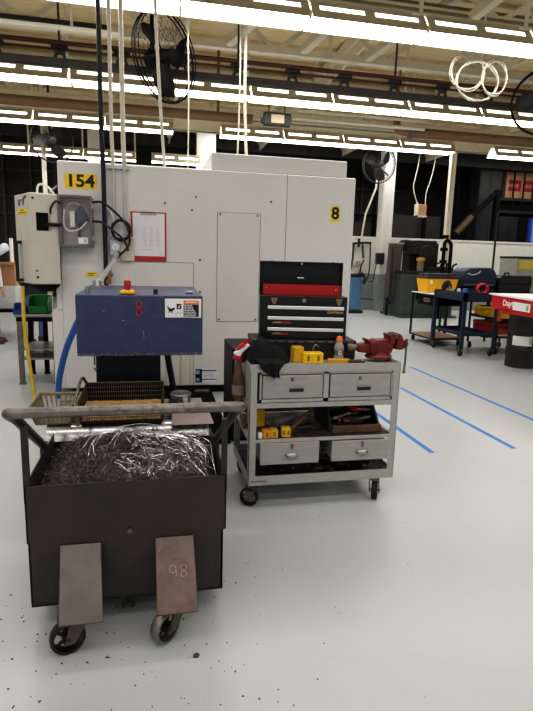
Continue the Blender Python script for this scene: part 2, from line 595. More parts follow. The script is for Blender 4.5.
for xx in (3.6, 8.2, 12.8):  # added fill lights hidden behind a girder, to brighten the white partition
    ld = bpy.data.lights.new('partition_fill_light', 'AREA')
    ld.shape = 'RECTANGLE'; ld.size = 4.2; ld.size_y = 0.4; ld.energy = 4.2 * 0.4 * PI * 18.0
    ld.color = (1.0, 0.99, 0.975)
    lo = bpy.data.objects.new('partition_fill_light', ld)
    C.objects.link(lo); lo.location = (xx, 15.6, 5.2)
# ---- fans
def fan(name, label, c, R, yaw, pitch_, cage_m, blade_m, rot0=0.3, bracket='up', guard=30):
    t = thing(name, label, 'fan', c)
    M = Matrix.Translation(Vector(c)) @ Matrix.Rotation(yaw, 4, 'Z') @ Matrix.Rotation(pitch_, 4, 'X')
    # local axis -Y is the blowing direction
    m = MB(); m.M = M
    for yy, rr in ((-0.05, R * 0.985), (0.0, R), (0.05, R * 0.985)):
        m.tube([(rr * math.cos(a), yy, rr * math.sin(a)) for a in [2 * PI * k / 40 for k in range(40)]], 0.008 if yy else 0.012, 5, closed=True)
    for yy, s in ((-0.11, -1), (0.11, 1)):
        for rr in (0.3, 0.55, 0.78):
            dy = yy * (1 - 0.15 * rr)
            m.tube([(R * rr * math.cos(a), dy, R * rr * math.sin(a)) for a in [2 * PI * k / 32 for k in range(32)]], 0.0022, 3, closed=True)
        for k in range(guard):
            a = 2 * PI * k / guard
            m.tube([(0.12 * R * math.cos(a), yy * 1.1, 0.12 * R * math.sin(a)), (R * 0.6 * math.cos(a + 0.08), yy * 0.98, R * 0.6 * math.sin(a + 0.08)), (R * math.cos(a + 0.1), 0.02 * s, R * math.sin(a + 0.1))], 0.0022, 3)
    part('cage', m, cage_m, t)
    for k in range(3):
        a0 = rot0 + 2 * PI * k / 3
        m = MB(); m.M = M
        def fn(u, v):
            rr = R * (0.1 + 0.78 * u)
            wd = (0.4 + 0.7 * math.sin(PI * min(1, u * 0.9 + 0.12))) * 0.95
            a = a0 + (v - 0.5) * wd + 0.35 * u * u
            return (rr * math.cos(a), (v - 0.5) * -0.1 + 0.0, rr * math.sin(a))
        m.grid(fn, 10, 6)
        part('blade', m, blade_m, t, smooth=True)
    m = MB(); m.M = M
    m.lathe([(0.02, -0.13), (0.07, -0.12), (0.08, 0.0), (0.1, 0.05), (0.1, 0.26), (0.06, 0.3)], (0, 0, 0), 16, 'Y')
    part('motor', m, blade_m, t, smooth=True)
    m = MB()
    v = M @ Vector((0, 0.22, 0))
    if bracket == 'up':
        m.tube([v, (v.x, v.y, 5.34)], 0.025, 8)
        m.box(v.x - 0.05, v.x + 0.05, v.y - 0.05, v.y + 0.05, v.z - 0.12, v.z + 0.12)
    else:
        m.tube([v, bracket], 0.03, 8)
    part('bracket', m, blade_m, t)
    return t
FBL = mat('fan_black', (9, 9, 9), 0.6, spec=0.2)
FCG = mat('fan_cage', (14, 13, 13), 0.6, spec=0.2)
FGR = mat('fan_grey', (60, 57, 53), 0.5)
FGD = mat('fan_dim', (38, 36, 34), 0.5)
fan('wall_fan', 'large black three-bladed caged fan hanging above the left part of the machine', (0.185, 7.02, 3.94), 0.505, math.radians(46), 0.0, FCG, FBL, 0.25)
fan('wall_fan', 'dim grey caged fan mounted beside the cream column right of the machine', (5.54, 13.0, 3.98), 0.45, math.radians(8), 0.1, FGR, FGD, 0.5, (7.3, 16.38, 4.3))
fan('wall_fan', 'grey caged fan hung above the white control cabinet at far left', (-2.11, 13.0, 4.01), 0.45, math.radians(20), 0.1, FGR, FGD, 0.9)
fan('wall_fan', 'dark caged fan cut off by the right edge under the front lights', (5.42, 7.0, 3.87), 0.45, math.radians(-35), 0.0, FCG, FGD, 0.7)

# ---- coil of white cable top right
t = thing('cable_coil', 'coils of white cable hanging under the front lights at upper right', 'cable', (4.2, 6.75, 3.7))
for (cx, cz, ra, rb, n, sd) in ((4.02, 4.04, 0.24, 0.22, 3, 1), (4.42, 4.0, 0.18, 0.21, 3, 2), (4.18, 3.94, 0.3, 0.24, 3, 3)):
    m = MB()
    rnd = random.Random(sd)
    pts = []
    for k in range(n * 24):
        a = 2 * PI * k / 24
        j = 1 + 0.05 * math.sin(k * 0.37 + sd)
        pts.append((cx + ra * j * math.cos(a), 6.75 + 0.02 * math.sin(k * 0.7) + 0.012 * (k // 24), cz + rb * j * math.sin(a) + 0.012 * (k // 24)))
    m.tube(pts, 0.008, 5)
    part('loop', m, mat('cable_white', (198, 190, 172), 0.5), t, smooth=True)
m = MB(); m.tube([(4.2, 6.75, 4.2), (4.21, 6.76, 4.6), (4.2, 6.75, 5.34)], 0.012, 5)
part('tie', m, CREAM, t)

# ---- vertical lines from the ceiling down to the machine
def drop(name, lb, cat, pts, rr, mt, sm=0, group=None):
    m = MB(); m.tube(pts, rr, 10, smooth_n=sm)
    return tag(part(name, m, mt, smooth=True), lb, cat, group)
drop('conduit', 'black vertical pipe running from the ceiling down the left side of the machine front', 'pipe', [(-0.495, 6.13, 1.24), (-0.495, 6.13, 2.5), (-0.495, 6.0, 2.9), (-0.495, 6.0, 5.36)], 0.024, mat('pipe_black', (30, 30, 36), 0.4))
CUP = mat('conduit_grey', (196, 196, 192), 0.4, 0.2)
t = thing('conduit', 'left of two pale conduits beside the black pipe, down to the grey outlet', 'conduit', (-0.395, 6.15, 1.7))
m = MB(); m.tube([(-0.395, 6.15, 2.5), (-0.395, 6.0, 2.8), (-0.395, 6.0, 5.36)], 0.02, 8); part('upper_tube', m, CREAM, t, smooth=True)
m = MB(); m.tube([(-0.395, 6.165, 1.75), (-0.395, 6.165, 2.56)], 0.016, 8); part('lower_tube', m, CUP, t, smooth=True)
m = MB(); m.box(-0.46, -0.33, 6.15, 6.195, 2.5, 2.53); part('clamp', m, GALV, t)
t = thing('conduit', 'right of two pale conduits beside the black pipe, nearer the red clipboard', 'conduit', (-0.28, 6.15, 1.7))
m = MB(); m.tube([(-0.28, 6.15, 2.5), (-0.28, 6.0, 2.8), (-0.28, 6.0, 5.36)], 0.024, 8); part('upper_tube', m, CREAM, t, smooth=True)
m = MB(); m.tube([(-0.285, 6.165, 1.8), (-0.285, 6.165, 2.56)], 0.016, 8); part('lower_tube', m, CUP, t, smooth=True)
m = MB(); m.box(-0.33, -0.23, 6.15, 6.195, 2.5, 2.53); part('clamp', m, GALV, t)
drop('hanging_cord', 'cream leaning air line passing in front of the black fan', 'cord', [(0.06, 5.98, 5.36), (0.055, 6.0, 4.2), (0.1, 6.1, 3.2), (0.148, 6.35, 2.566)], 0.017, CREAM, 4)
drop('hanging_cord', 'thin cream cord at the right edge of the black fan', 'cord', [(0.42, 6.9, 5.36), (0.44, 6.75, 3.6), (0.415, 6.5, 2.568)], 0.008, CREAM, 4)
drop('hanging_cord', 'left of the two cream cords dropping onto the machine roof box', 'cord', [(1.03, 6.9, 5.36), (1.07, 6.9, 3.9), (1.05, 6.9, 2.752)], 0.011, CREAM, 4)
drop('hanging_cord', 'right, thicker one of the two cream cords dropping onto the machine roof box', 'cord', [(1.15, 6.9, 5.36), (1.13, 6.9, 3.7), (1.17, 6.9, 2.752)], 0.02, CREAM, 4)

# ================================================================== MACHINE
t = thing('cnc_machine', 'large white machine tool enclosure with numbered front filling the middle', 'machine', (0.7, 6.2, 0))
m = MB()
m.box(-0.97, 2.365, 6.2, 8.4, 0.09, 2.56)
part('enclosure', m, WHITE_M, t, 0.012)
m = MB(); m.box(-1.085, -0.97, 6.22, 8.3, 0.09, 0.98); m.box(-1.03, -0.97, 6.21, 8.3, 0.98, 1.3)
part('side_skirt', m, WHITE_M, t, 0.008)
m = MB(); m.box(0.66, 2.26, 6.24, 8.0, 2.56, 2.75)
part('roof_box', m, WHITE_P, t, 0.008)
m = MB(); m.box(-0.9, 2.3, 6.24, 8.3, 0, 0.09)
part('base', m, BLACKM, t)
m = MB(); m.box(0.732, 1.222, 6.192, 6.2, 0.86, 2.1)
part('access_panel', m, WHITE_P, t, 0.003)
# seams: shallow dark lines between the sheet metal panels
SEAM = mat('seam', (128, 126, 120), 0.6)
m = MB()
m.box(1.528, 1.534, 6.1975, 6.201, 0.09, 2.56)
m.box(-0.5, 0.46, 6.1975, 6.201, 1.525, 1.53); m.box(0.458, 0.463, 6.1975, 6.201, 0.09, 1.53)
m.box(0.66, 2.26, 6.1975, 6.201, 2.555, 2.56)
for a in ((0.726, 0.732, 0.855, 2.105), (1.222, 1.228, 0.855, 2.105)):
    m.box(a[0], a[1], 6.197, 6.201, a[2], a[3])
m.box(0.726, 1.228, 6.197, 6.201, 2.1, 2.105); m.box(0.726, 1.228, 6.197, 6.201, 0.855, 0.86)
part('panel_seam', m, SEAM, t)
for (x, z) in ((0.146, 2.174), (0.443, 2.112), (0.487, 2.255), (1.345, 2.242), (0.534, 1.564), (0.536, 1.2), (0.76, 2.08), (0.76, 0.885), (1.19, 2.08), (1.19, 0.885)):
    m = MB(); m.lathe([(0.012, 6.188), (0.013, 6.2)], (x, 0, z), 8, 'Y')
    part('bolt', m, STEELD, t)
m = MB(); m.box(-0.9, -0.572, 6.196, 6.2, 2.28, 2.432)
pl = part('number_plate', m, YELLOW, t, label='yellow plate reading 154')
textmesh('digits', '154', 0.175, (-0.738, 6.1955, 2.354), INK, pl, bold=0.005, xs=1.12)
m = MB()
n = 10
m.prism([(2.127 + 0.058 * sx * (1 if abs(math.cos(a)) > 0 else 1) * 1.0 * max(-1, min(1, 1.35 * math.cos(a))), 6.196, 2.142 + 0.092 * max(-1, min(1, 1.25 * math.sin(a)))) for sx in (1,) for a in [2 * PI * k / 24 for k in range(24)]], (0, 0.004, 0))
pl = part('number_plate', m, YELLOW, t, label='small yellow plate reading 8')
textmesh('digit', '8', 0.19, (2.127, 6.1955, 2.142), INK, pl, bold=0.006)
m = MB(); m.box(-0.712, -0.598, 6.197, 6.2, 1.35, 1.402)
pl = part('warning_label', m, YELLOW, t)
m = MB(); m.box(-0.69, -0.62, 6.196, 6.197, 1.383, 1.39); m.box(-0.69, -0.63, 6.196, 6.197, 1.365, 1.371)
part('print', m, INK, pl)
# information sticker low on the front
m = MB(); m.box(0.487, 0.735, 6.197, 6.2, 0.13, 0.292)
pl = part('information_sticker', m, WHITE, t)
m = MB(); m.box(0.487, 0.565, 6.196, 6.197, 0.13, 0.292)
part('dark_band', m, NAVYD, pl)
m = MB(); m.box(0.565, 0.735, 6.196, 6.197, 0.265, 0.28); m.box(0.565, 0.735, 6.196, 6.197, 0.16, 0.172)
part('print_bar', m, mat('teal', (40, 100, 110), 0.5), pl)
m = MB(); m.lathe([(0.026, 6.1945), (0.026, 6.196)], (0.515, 0, 0.255), 14, 'Y'); m.lathe([(0.022, 6.1945), (0.022, 6.196)], (0.515, 0, 0.165), 14, 'Y')
part('picture_dot', m, mat('sky_blue', (150, 180, 214), 0.5), pl)
m = MB()
for zz in (0.245, 0.228, 0.211, 0.194):
    m.box(0.58, 0.71, 6.1955, 6.1965, zz, zz + 0.006)
part('print_lines', m, GREYINK, pl)
# rust runs beneath the discharge
m = MB()
for x, w_, z1 in ((0.06, 0.02, 0.62), (0.2, 0.012, 0.78), (0.3, 0.028, 0.7), (0.14, 0.015, 0.6), (0.42, 0.01, 0.75)):
    m.box(x, x + w_, 6.198, 6.2, 0.095, z1)
part('rust_streak', m, mat('rust_streak', (206, 190, 150), 0.6, var=0.08, stretch=(8, 1, 0.5)), t)
# coolant tank pan showing black under the front
t = thing('coolant_tank', 'low black coolant tank on the floor under the machine front', 'tank', (0.38, 5.2, 0))
m = MB(); m.box(0.1, 0.655, 4.4, 6.18, 0, 0.085)
part('tank', m, mat('tank_black', (10, 10, 11), 0.9, var=0.2, spec=0.1), t, 0.01)
m = MB(); m.box(0.46, 0.62, 5.88, 5.98, 0.085, 0.1)
part('lid', m, STEELD, t)

# clipboard
t = thing('clipboard', 'red clipboard with white paper hanging on the machine front', 'clipboard', (-0.03, 6.19, 1.53))
m = MB(); m.box(-0.225, 0.157, 6.183, 6.198, 1.535, 2.07)
part('board', m, mat('clip_red', (196, 44, 50), 0.5), t, 0.004)
m = MB(); m.box(-0.205, 0.14, 6.18, 6.1835, 1.59, 2.055)
pp = part('paper', m, PAPER, t)
m = MB()
for k in range(11):
    for c_ in range(3):
        m.box(-0.1 + c_ * 0.07, -0.055 + c_ * 0.07, 6.1792, 6.1802, 1.9 - k * 0.02, 1.904 - k * 0.02)
m.box(-0.12, 0.02, 6.1792, 6.1802, 1.66, 1.664); m.box(0.09, 0.12, 6.1792, 6.1802, 1.61, 1.614)
part('print', m, GREYINK, pp)
m = MB(); m.box(-0.12, 0.05, 6.172, 6.18, 2.036, 2.05); m.tube([(-0.11, 6.17, 2.052), (-0.1, 6.165, 2.066), (0.03, 6.165, 2.066), (0.04, 6.17, 2.052)], 0.006, 6)
part('clip', m, STEEL, t, 0.003)

# electrical enclosure with clear lid
JB0 = len(bpy.data.objects)
t = thing('junction_box', 'grey electrical box with clear lid and blue connector inside, on the machine edge', 'electrical box', (-0.81, 6.1, 1.66))
m = MB(); m.box(-0.975, -0.645, 6.17, 6.199, 1.665, 2.19); m.box(-0.975, -0.95, 6.02, 6.17, 1.665, 2.19); m.box(-0.67, -0.645, 6.02, 6.17, 1.665, 2.19); m.box(-0.95, -0.67, 6.02, 6.17, 1.665, 1.69); m.box(-0.95, -0.67, 6.02, 6.17, 2.165, 2.19)
part('back_box', m, mat('box_grey', (138, 132, 128), 0.5), t, 0.006)
m = MB(); m.box(-0.955, -0.665, 6.16, 6.169, 1.685, 2.17)
part('mounting_plate', m, mat('mount_plate', (200, 190, 184), 0.5), t)
m = MB(); m.box(-0.98, -0.955, 6.0, 6.02, 1.66, 2.195); m.box(-0.665, -0.64, 6.0, 6.02, 1.66, 2.195); m.box(-0.955, -0.665, 6.0, 6.02, 1.66, 1.685); m.box(-0.955, -0.665, 6.0, 6.02, 2.17, 2.195)
part('lid_frame', m, mat('lid_grey', (120, 116, 116), 0.3), t, 0.004)
m = MB(); m.box(-0.955, -0.665, 6.004, 6.009, 1.685, 2.17)
part('clear_lid', m, mat('clear_lid', (200, 196, 194), 0.08, alpha=0.07, var=0), t)
m = MB(); m.box(-0.87, -0.82, 6.05, 6.16, 1.87, 2.03)
part('relay', m, WHITE, t, 0.006)
m = MB(); m.prism([(-0.82, 6.07, 1.92), (-0.76, 6.07, 1.9), (-0.69, 6.07, 1.95), (-0.69, 6.07, 1.98), (-0.75, 6.07, 2.09), (-0.785, 6.07, 2.1), (-0.82, 6.07, 2.02)], (0, 0.08, 0))
part('plug', m, mat('plug_blue', (52, 66, 96), 0.4), t, 0.012, seg=2)
m = MB(); m.tube([(-0.77, 6.1, 1.9), (-0.785, 6.1, 1.8), (-0.77, 6.1, 1.73)], 0.014, 8, smooth_n=4)
part('lever', m, BLACK, t, smooth=True)
m = MB(); m.tube([(-0.92, 6.05, 2.05), (-0.93, 6.05, 1.9), (-0.88, 6.05, 1.83), (-0.78, 6.05, 1.85), (-0.7, 6.05, 1.93)], 0.009, 8, smooth_n=5)
part('wire', m, WHITE, t, smooth=True)
m = MB(); m.tube([(-0.9, 6.08, 2.06), (-0.87, 6.08, 2.11), (-0.8, 6.08, 2.12), (-0.77, 6.08, 2.08)], 0.006, 6, smooth_n=5)
part('wire', m, BEIGE, t, smooth=True)
m = MB(); m.box(-0.785, -0.69, 6.0, 6.0035, 1.7, 1.765)
st = part('sticker', m, WHITE, t)
m = MB(); m.box(-0.735, -0.7, 5.999, 6.0, 1.715, 1.75)
part('print', m, GREYINK, st)
for z_ in (1.76, 2.09):
    m = MB(); m.box(-0.645, -0.628, 6.0, 6.05, z_ - 0.03, z_ + 0.03)
    part('latch', m, STEEL, t, 0.004)

t.location.x += 0.03
# outlet and blank cover
t = thing('power_outlet', 'grey steel outlet box below the coiled black cable', 'outlet', (-0.39, 6.17, 1.6))
m = MB(); m.box(-0.455, -0.33, 6.14, 6.199, 1.585, 1.76)
part('box', m, GALV, t, 0.01)
m = MB(); m.lathe([(0.036, 6.13), (0.038, 6.14)], (-0.39, 0, 1.68), 16, 'Y')
f_ = part('socket', m, WHITE, t)
m = MB(); m.box(-0.405, -0.4, 6.128, 6.13, 1.675, 1.695); m.box(-0.38, -0.375, 6.128, 6.13, 1.675, 1.695); m.box(-0.394, -0.386, 6.128, 6.13, 1.655, 1.665)
part('slot', m, INK, f_)
m = MB(); m.box(-0.335, -0.19, 6.15, 6.199, 1.53, 1.79)
tag(part('cover_box', m, mat('cover_cream', (216, 208, 184), 0.5), None, 0.008), 'cream blank cover box between the outlet and the clipboard', 'box')
# cables
CB = mat('cable_black', (22, 22, 26), 0.4)
CBL = mat('cable_navy', (36, 44, 78), 0.4)
m = MB(); m.tube([(-0.63, 6.1, 2.13), (-0.52, 6.08, 2.14), (-0.4, 6.08, 2.06), (-0.3, 6.1, 1.96), (-0.255, 6.12, 1.9)], 0.012, 8, smooth_n=6)
tag(part('cable', m, CB, smooth=True), 'black cable curving from the electrical box top to the coil', 'cable')
m = MB(); m.tube([(-0.63, 6.09, 1.94), (-0.52, 6.07, 1.93), (-0.42, 6.07, 1.86), (-0.32, 6.08, 1.78), (-0.27, 6.1, 1.7), (-0.255, 6.1, 1.64)], 0.012, 8, smooth_n=6)
tag(part('cable', m, CBL, smooth=True), 'navy cable leaving the middle of the electrical box', 'cable')
m = MB()
pts = [(-0.325 + 0.095 * math.cos(2 * PI * k / 20) * (1 + 0.06 * math.sin(k * 0.5)), 6.11 - 0.004 * (k // 20), 1.86 + 0.105 * math.sin(2 * PI * k / 20) * (1 + 0.06 * math.cos(k * 0.4))) for k in range(64)]
m.tube(pts, 0.012, 8)
m.tube([pts[-1], (-0.235, 6.1, 1.78), (-0.26, 6.1, 1.68), (-0.36, 6.08, 1.58)], 0.012, 8, smooth_n=4)
tag(part('cable', m, CB, smooth=True), 'round coil of black cable left of the clipboard', 'cable')
m = MB(); m.tube([(-0.53, 6.16, 2.1), (-0.46, 6.16, 2.08), (-0.41, 6.15, 2.0), (-0.4, 6.15, 1.9), (-0.44, 6.15, 1.8)], 0.01, 8, smooth_n=5)
tag(part('cable', m, WHITE, smooth=True), 'white cable bending behind the black pipe', 'cable')
t = thing('flexible_conduit', 'silver flexible conduit slanting from the outlet down to the navy conveyor head', 'conduit', (-0.5, 6.0, 1.3))
m = MB()
P_ = spline([Vector(q) for q in ((-0.368, 6.06, 1.61), (-0.376, 5.6, 1.54), (-0.39, 4.9, 1.455), (-0.402, 4.3, 1.39), (-0.405, 4.2, 1.362))], 10)
m.tube(P_, lambda u: 0.021 + 0.003 * (int(u * 40) % 2), 8)
part('sleeve', m, mat('silver', (206, 208, 210), 0.3, 0.7), t)
m = MB(); m.tube([(-0.34, 6.08, 1.62), (-0.38, 6.06, 1.57)], 0.026, 10)
part('fitting', m, BLACK, t)
m = MB(); m.tube([(-0.405, 4.2, 1.40), (-0.405, 4.19, 1.355)], 0.034, 10)
part('fitting', m, STEEL, t)
m = MB(); m.tube([(-0.455, 5.98, 1.44), (-0.47, 5.98, 1.36)], 0.032, 8); m.tube([(-0.48, 6.0, 1.38), (-0.45, 6.19, 1.38)], 0.026, 8); m.tube([(-0.47, 6.12, 1.33), (-0.47, 6.12, 1.28)], 0.03, 8)
tag(part('pipe_fitting', m, mat('brass', (176, 130, 96), 0.35, 0.7), smooth=True), 'coppery pipe fittings at the foot of the black pipe', 'fitting')

# ---- control cabinet at the left of the machine
t = thing('control_cabinet', 'tall beige control cabinet with black handle at far left of the machine', 'cabinet', (-1.15, 6.2, 1.27))
A_, B_, C_, D_ = (-1.205, 5.95), (-0.945, 6.03), (-1.19, 6.48), (-1.45, 6.40)
m = MB(); m.prism([(x, y_, 1.27) for x, y_ in (A_, B_, C_, D_)], (0, 0, 0.925))
part('housing', m, BEIGE, t, 0.008)
m = MB()
lo_ = [(-1.17, 6.1), (-1.04, 6.12), (-1.1, 6.3), (-1.22, 6.28)]
v0 = [m._v((x, y_, 1.268)) for x, y_ in (A_, B_, C_, D_)]; v1 = [m._v((x, y_, 1.19)) for x, y_ in lo_]
m._f(v0); m._f(v1[::-1])
for i in range(4):
    m._f([v0[i], v0[(i + 1) % 4], v1[(i + 1) % 4], v1[i]])
part('lower_shroud', m, BLACKM, t)
ux, uy = (B_[0] - A_[0]) / 0.2817, (B_[1] - A_[1]) / 0.2817
nx, ny = uy, -ux
def onR(s, z, o=0.0):
    return (A_[0] + ux * s + nx * o, A_[1] + uy * s + ny * o, z)
def panelR(s0, s1, z0, z1, o=0.004):
    m = MB(); m.prism([onR(s0, z0), onR(s1, z0), onR(s1, z1), onR(s0, z1)], (nx * o, ny * o, 0)); return m
part('opening', panelR(0.055, 0.175, 1.82, 2.0), BLACKM, t)
part('opening_frame', panelR(0.175, 0.2, 1.82, 2.0), mat('frame_tan', (170, 164, 150), 0.5), t)
m = MB(); m.tube([onR(0.15, 1.88, 0.0), onR(0.19, 1.885, 0.05), onR(0.3, 1.885, 0.03)], 0.018, 8)
part('cable_gland', m, BLACK, t)
m = MB(); m.tube([onR(0.2, 2.0, 0.0), onR(0.2, 2.05, 0.04), onR(0.25, 2.12, 0.06), onR(0.3, 2.1, 0.03)], 0.01, 8, smooth_n=4)
part('cable', m, CB, t, smooth=True)
for s_, z_, r_ in ((0.03, 2.14, 0.012), (0.04, 1.41, 0.01), (0.045, 1.345, 0.013)):
    m = MB(); m.tube([onR(s_, z_, 0), onR(s_, z_, 0.005)], r_, 10)
    part('screw', m, INK, t)
ll = math.hypot(D_[0] - A_[0], D_[1] - A_[1])
lx, ly = (D_[0] - A_[0]) / ll, (D_[1] - A_[1]) / ll
qx, qy = -ly * -1 * -1, lx * -1 * -1
qx, qy = (ly, -lx)
if qx > 0: qx, qy = -qx, -qy
def onL(s, z, o=0.0):
    return (A_[0] + lx * s + qx * o, A_[1] + ly * s + qy * o, z)
def panelL(s0, s1, z0, z1, o0=0.0, o1=0.003):
    m = MB(); m.prism([onL(s0, z0, o0), onL(s1, z0, o0), onL(s1, z1, o0), onL(s0, z1, o0)], (qx * (o1 - o0), qy * (o1 - o0), 0)); return m
st = part('label', panelL(0.09, 0.4, 1.985, 2.045), YELLOW, t, label='small yellow warning sticker')
mm = panelL(0.13, 0.37, 2.0, 2.008, 0.003, 0.004)
part('print', mm, INK, st)
mm = panelL(0.2, 0.3, 2.024, 2.032, 0.003, 0.004)
part('print', mm, INK, st)
m = MB()   # angular black emblem above the sticker
for poly in ([(0.36, 2.075), (0.32, 2.075), (0.3, 2.12), (0.38, 2.12)], [(0.39, 2.125), (0.2, 2.13), (0.2, 2.14), (0.39, 2.14)], [(0.24, 2.075), (0.21, 2.075), (0.17, 2.13), (0.22, 2.13)], [(0.22, 2.13), (0.08, 2.15), (0.12, 2.175), (0.2, 2.16)]):
    m.prism([onL(s, z, 0.0) for s, z in poly], (qx * 0.003, qy * 0.003, 0))
part('emblem', m, mat('emblem_grey', (72, 78, 84), 0.4), t)
m = MB(); m.tube([onL(0.36, 1.70, 0), onL(0.36, 1.70, 0.05), onL(0.36, 1.3, 0.05), onL(0.36, 1.3, 0)], 0.02, 8)
m.cbox(onL(0.36, 1.7, 0.025), (0.07, 0.07, 0.03)); m.cbox(onL(0.36, 1.3, 0.025), (0.07, 0.07, 0.03))
part('handle', m, BLACK, t)
m = MB(); m.tube([(-1.19, 6.25, 2.19), (-1.15, 6.15, 2.29), (-1.05, 6.1, 2.27), (-0.96, 6.12, 2.14)], 0.012, 8, smooth_n=6); 
part('cable', m, WHITE, t, smooth=True)
m = MB(); m.tube([(-1.07, 6.3, 2.19), (-1.05, 6.2, 2.24), (-1.0, 6.18, 2.27), (-0.97, 6.19, 2.3)], 0.01, 8, smooth_n=6); m.tube([(-0.985, 6.24, 1.7), (-1.04, 6.24, 1.7)], 0.02, 6)
part('bracket', m, STEEL, t, smooth=True)
# ================================================================== CHIP CONVEYOR HEAD
t = thing('chip_conveyor', 'navy blue conveyor discharge head with emergency stop, above the chip cart', 'conveyor', (-0.07, 4.2, 0))
X0, X1, Y0, Y1, Z0, Z1 = -0.462, 0.314, 3.42, 4.25, 0.985, 1.355
m = MB(); m.prism([(X0, Y0, Z0), (X0, Y0, Z1), (X0, Y1, Z1 + 0.012), (X0, Y1, Z0)], (X1 - X0, 0, 0))
part('hood', m, NAVY, t, 0.008, seg=2)
m = MB(); m.box(X0 + 0.003, X1 - 0.003, Y0 - 0.003, Y0 + 0.03, Z0 - 0.012, Z0 + 0.006)
part('worn_edge', m, mat('worn_edge', (70, 74, 96), 0.4, 0.3, var=0.4, scale=40, rust=(170, 174, 186), rust_amt=0.5), t)
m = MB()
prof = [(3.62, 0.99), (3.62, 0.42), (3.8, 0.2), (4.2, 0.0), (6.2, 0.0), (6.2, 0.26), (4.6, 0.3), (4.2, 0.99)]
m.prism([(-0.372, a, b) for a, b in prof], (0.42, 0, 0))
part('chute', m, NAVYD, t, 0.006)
m = MB(); m.box(-0.215, -0.208, 3.612, 3.62, 0.45, 0.985); m.box(-0.36, -0.35, 3.61, 3.62, 0.45, 0.985); m.box(0.03, 0.04, 3.61, 3.62, 0.45, 0.985)
part('rib', m, NAVYD, t)
m = MB(); m.tube([(0.085, 3.8, 0.99), (0.15, 3.82, 0.6), (0.19, 3.84, 0.0)], 0.022, 10)
part('support_strut', m, BLACK, t, smooth=True)
m = MB(); m.box(-0.2, -0.108, 3.43, 3.53, 1.357, 1.382)
es = part('emergency_stop', m, mat('estop_yellow', (240, 178, 30), 0.4), t, 0.008)
m = MB(); m.lathe([(0.016, 1.382), (0.017, 1.395), (0.021, 1.4), (0.022, 1.435), (0.018, 1.442)], (-0.153, 3.48, 0), 14)
part('button', m, mat('button_red', (170, 44, 28), 0.5), es, smooth=True)
m = MB(); m.lathe([(0.018, 1.357), (0.012, 1.37), (0.017, 1.38), (0.01, 1.39)], (0.02, 3.5, 0), 12)
part('knob', m, BLACK, t, smooth=True)
m = MB(); m.lathe([(0.012, 1.357), (0.012, 1.39), (0.016, 1.392), (0.016, 1.4)], (-0.395, 3.5, 0), 10)
part('knob', m, CHROME if 'CHROME' in globals() else STEEL, t, smooth=True)
m = MB(); m.box(0.215, 0.26, 3.55, 3.59, 1.357, 1.375)
part('latch', m, STEEL, t, 0.004)
m = MB(); m.box(-0.12, 0.08, 3.5, 3.512, 1.3595, 1.361)
part('red_mark', m, mat('red_paint', (206, 60, 90), 0.5), t)
# white safety sticker
m = MB(); m.box(0.076, 0.304, 3.4155, 3.42, 1.215, 1.335)
st = part('safety_sticker', m, WHITE, t, 0.004)
m = MB(); m.box(0.192, 0.288, 3.4145, 3.4155, 1.302, 1.325)
part('orange_header', m, ORANGE, st)
m = MB(); m.box(0.192, 0.288, 3.4145, 3.4155, 1.222, 1.3); m.box(0.148, 0.178, 3.4145, 3.4155, 1.27, 1.303)
part('black_panel', m, INK, st)
m = MB()
rnd = random.Random(3)
for k in range(7):
    xx = 0.197
    while xx < 0.27 - 0.004 * k:
        w_ = rnd.uniform(0.006, 0.016)
        m.box(xx, min(xx + w_, 0.272), 3.4138, 3.4146, 1.227 + k * 0.0105, 1.2325 + k * 0.0105)
        xx += w_ + 0.004
m.box(0.205, 0.28, 3.4138, 3.4146, 1.311, 1.317)
m.tube([(0.156, 3.414, 1.276), (0.17, 3.414, 1.296)], 0.003, 4); m.tube([(0.17, 3.414, 1.28), (0.158, 3.414, 1.285)], 0.0025, 4)
part('white_print', m, WHITE, st)
m = MB()   # pictogram of a hand caught by a chain
m.prism([(0.088 + a, 3.4145, 1.245 + b) for a, b in ((0, 0.042), (0.008, 0.04), (0.014, 0.03), (0.03, 0.028), (0.044, 0.033), (0.052, 0.03), (0.044, 0.02), (0.034, 0.012), (0.034, 0.0), (0.028, 0.0), (0.026, 0.011), (0.018, 0.01), (0.014, 0.0), (0.01, 0.0), (0.012, 0.015), (0.006, 0.026))], (0, 0.001, 0))
for k in range(4):
    m.box(0.14 + k * 0.012, 0.146 + k * 0.012, 3.4145, 3.4155, 1.238 + (k % 2) * 0.008, 1.242 + (k % 2) * 0.008)
part('pictogram', m, INK, st)
RM = mat('red_marker', (190, 40, 60), 0.5)
m = MB()
m.tube([(-0.07, 3.417, 1.312), (-0.085, 3.417, 1.318), (-0.098, 3.417, 1.305), (-0.096, 3.417, 1.285), (-0.075, 3.417, 1.272), (-0.066, 3.417, 1.25), (-0.078, 3.417, 1.228), (-0.095, 3.417, 1.232), (-0.1, 3.417, 1.255), (-0.085, 3.417, 1.272), (-0.067, 3.417, 1.285), (-0.066, 3.417, 1.303), (-0.072, 3.417, 1.311)], 0.0035, 5, smooth_n=4)
part('red_scribble', m, RM, t, label='red hand-written 8')
m = MB()
for (a, b, c_, d) in ((-0.19, 1.2, -0.17, 1.19), (-0.06, 1.13, -0.055, 1.09), (-0.02, 1.12, -0.02, 1.11), (-0.3, 1.25, -0.29, 1.26)):
    m.tube([(a, 3.4185, b), (c_, 3.4185, d)], 0.0022, 4)
part('scratch', m, mat('scratch', (150, 160, 190), 0.5), t)
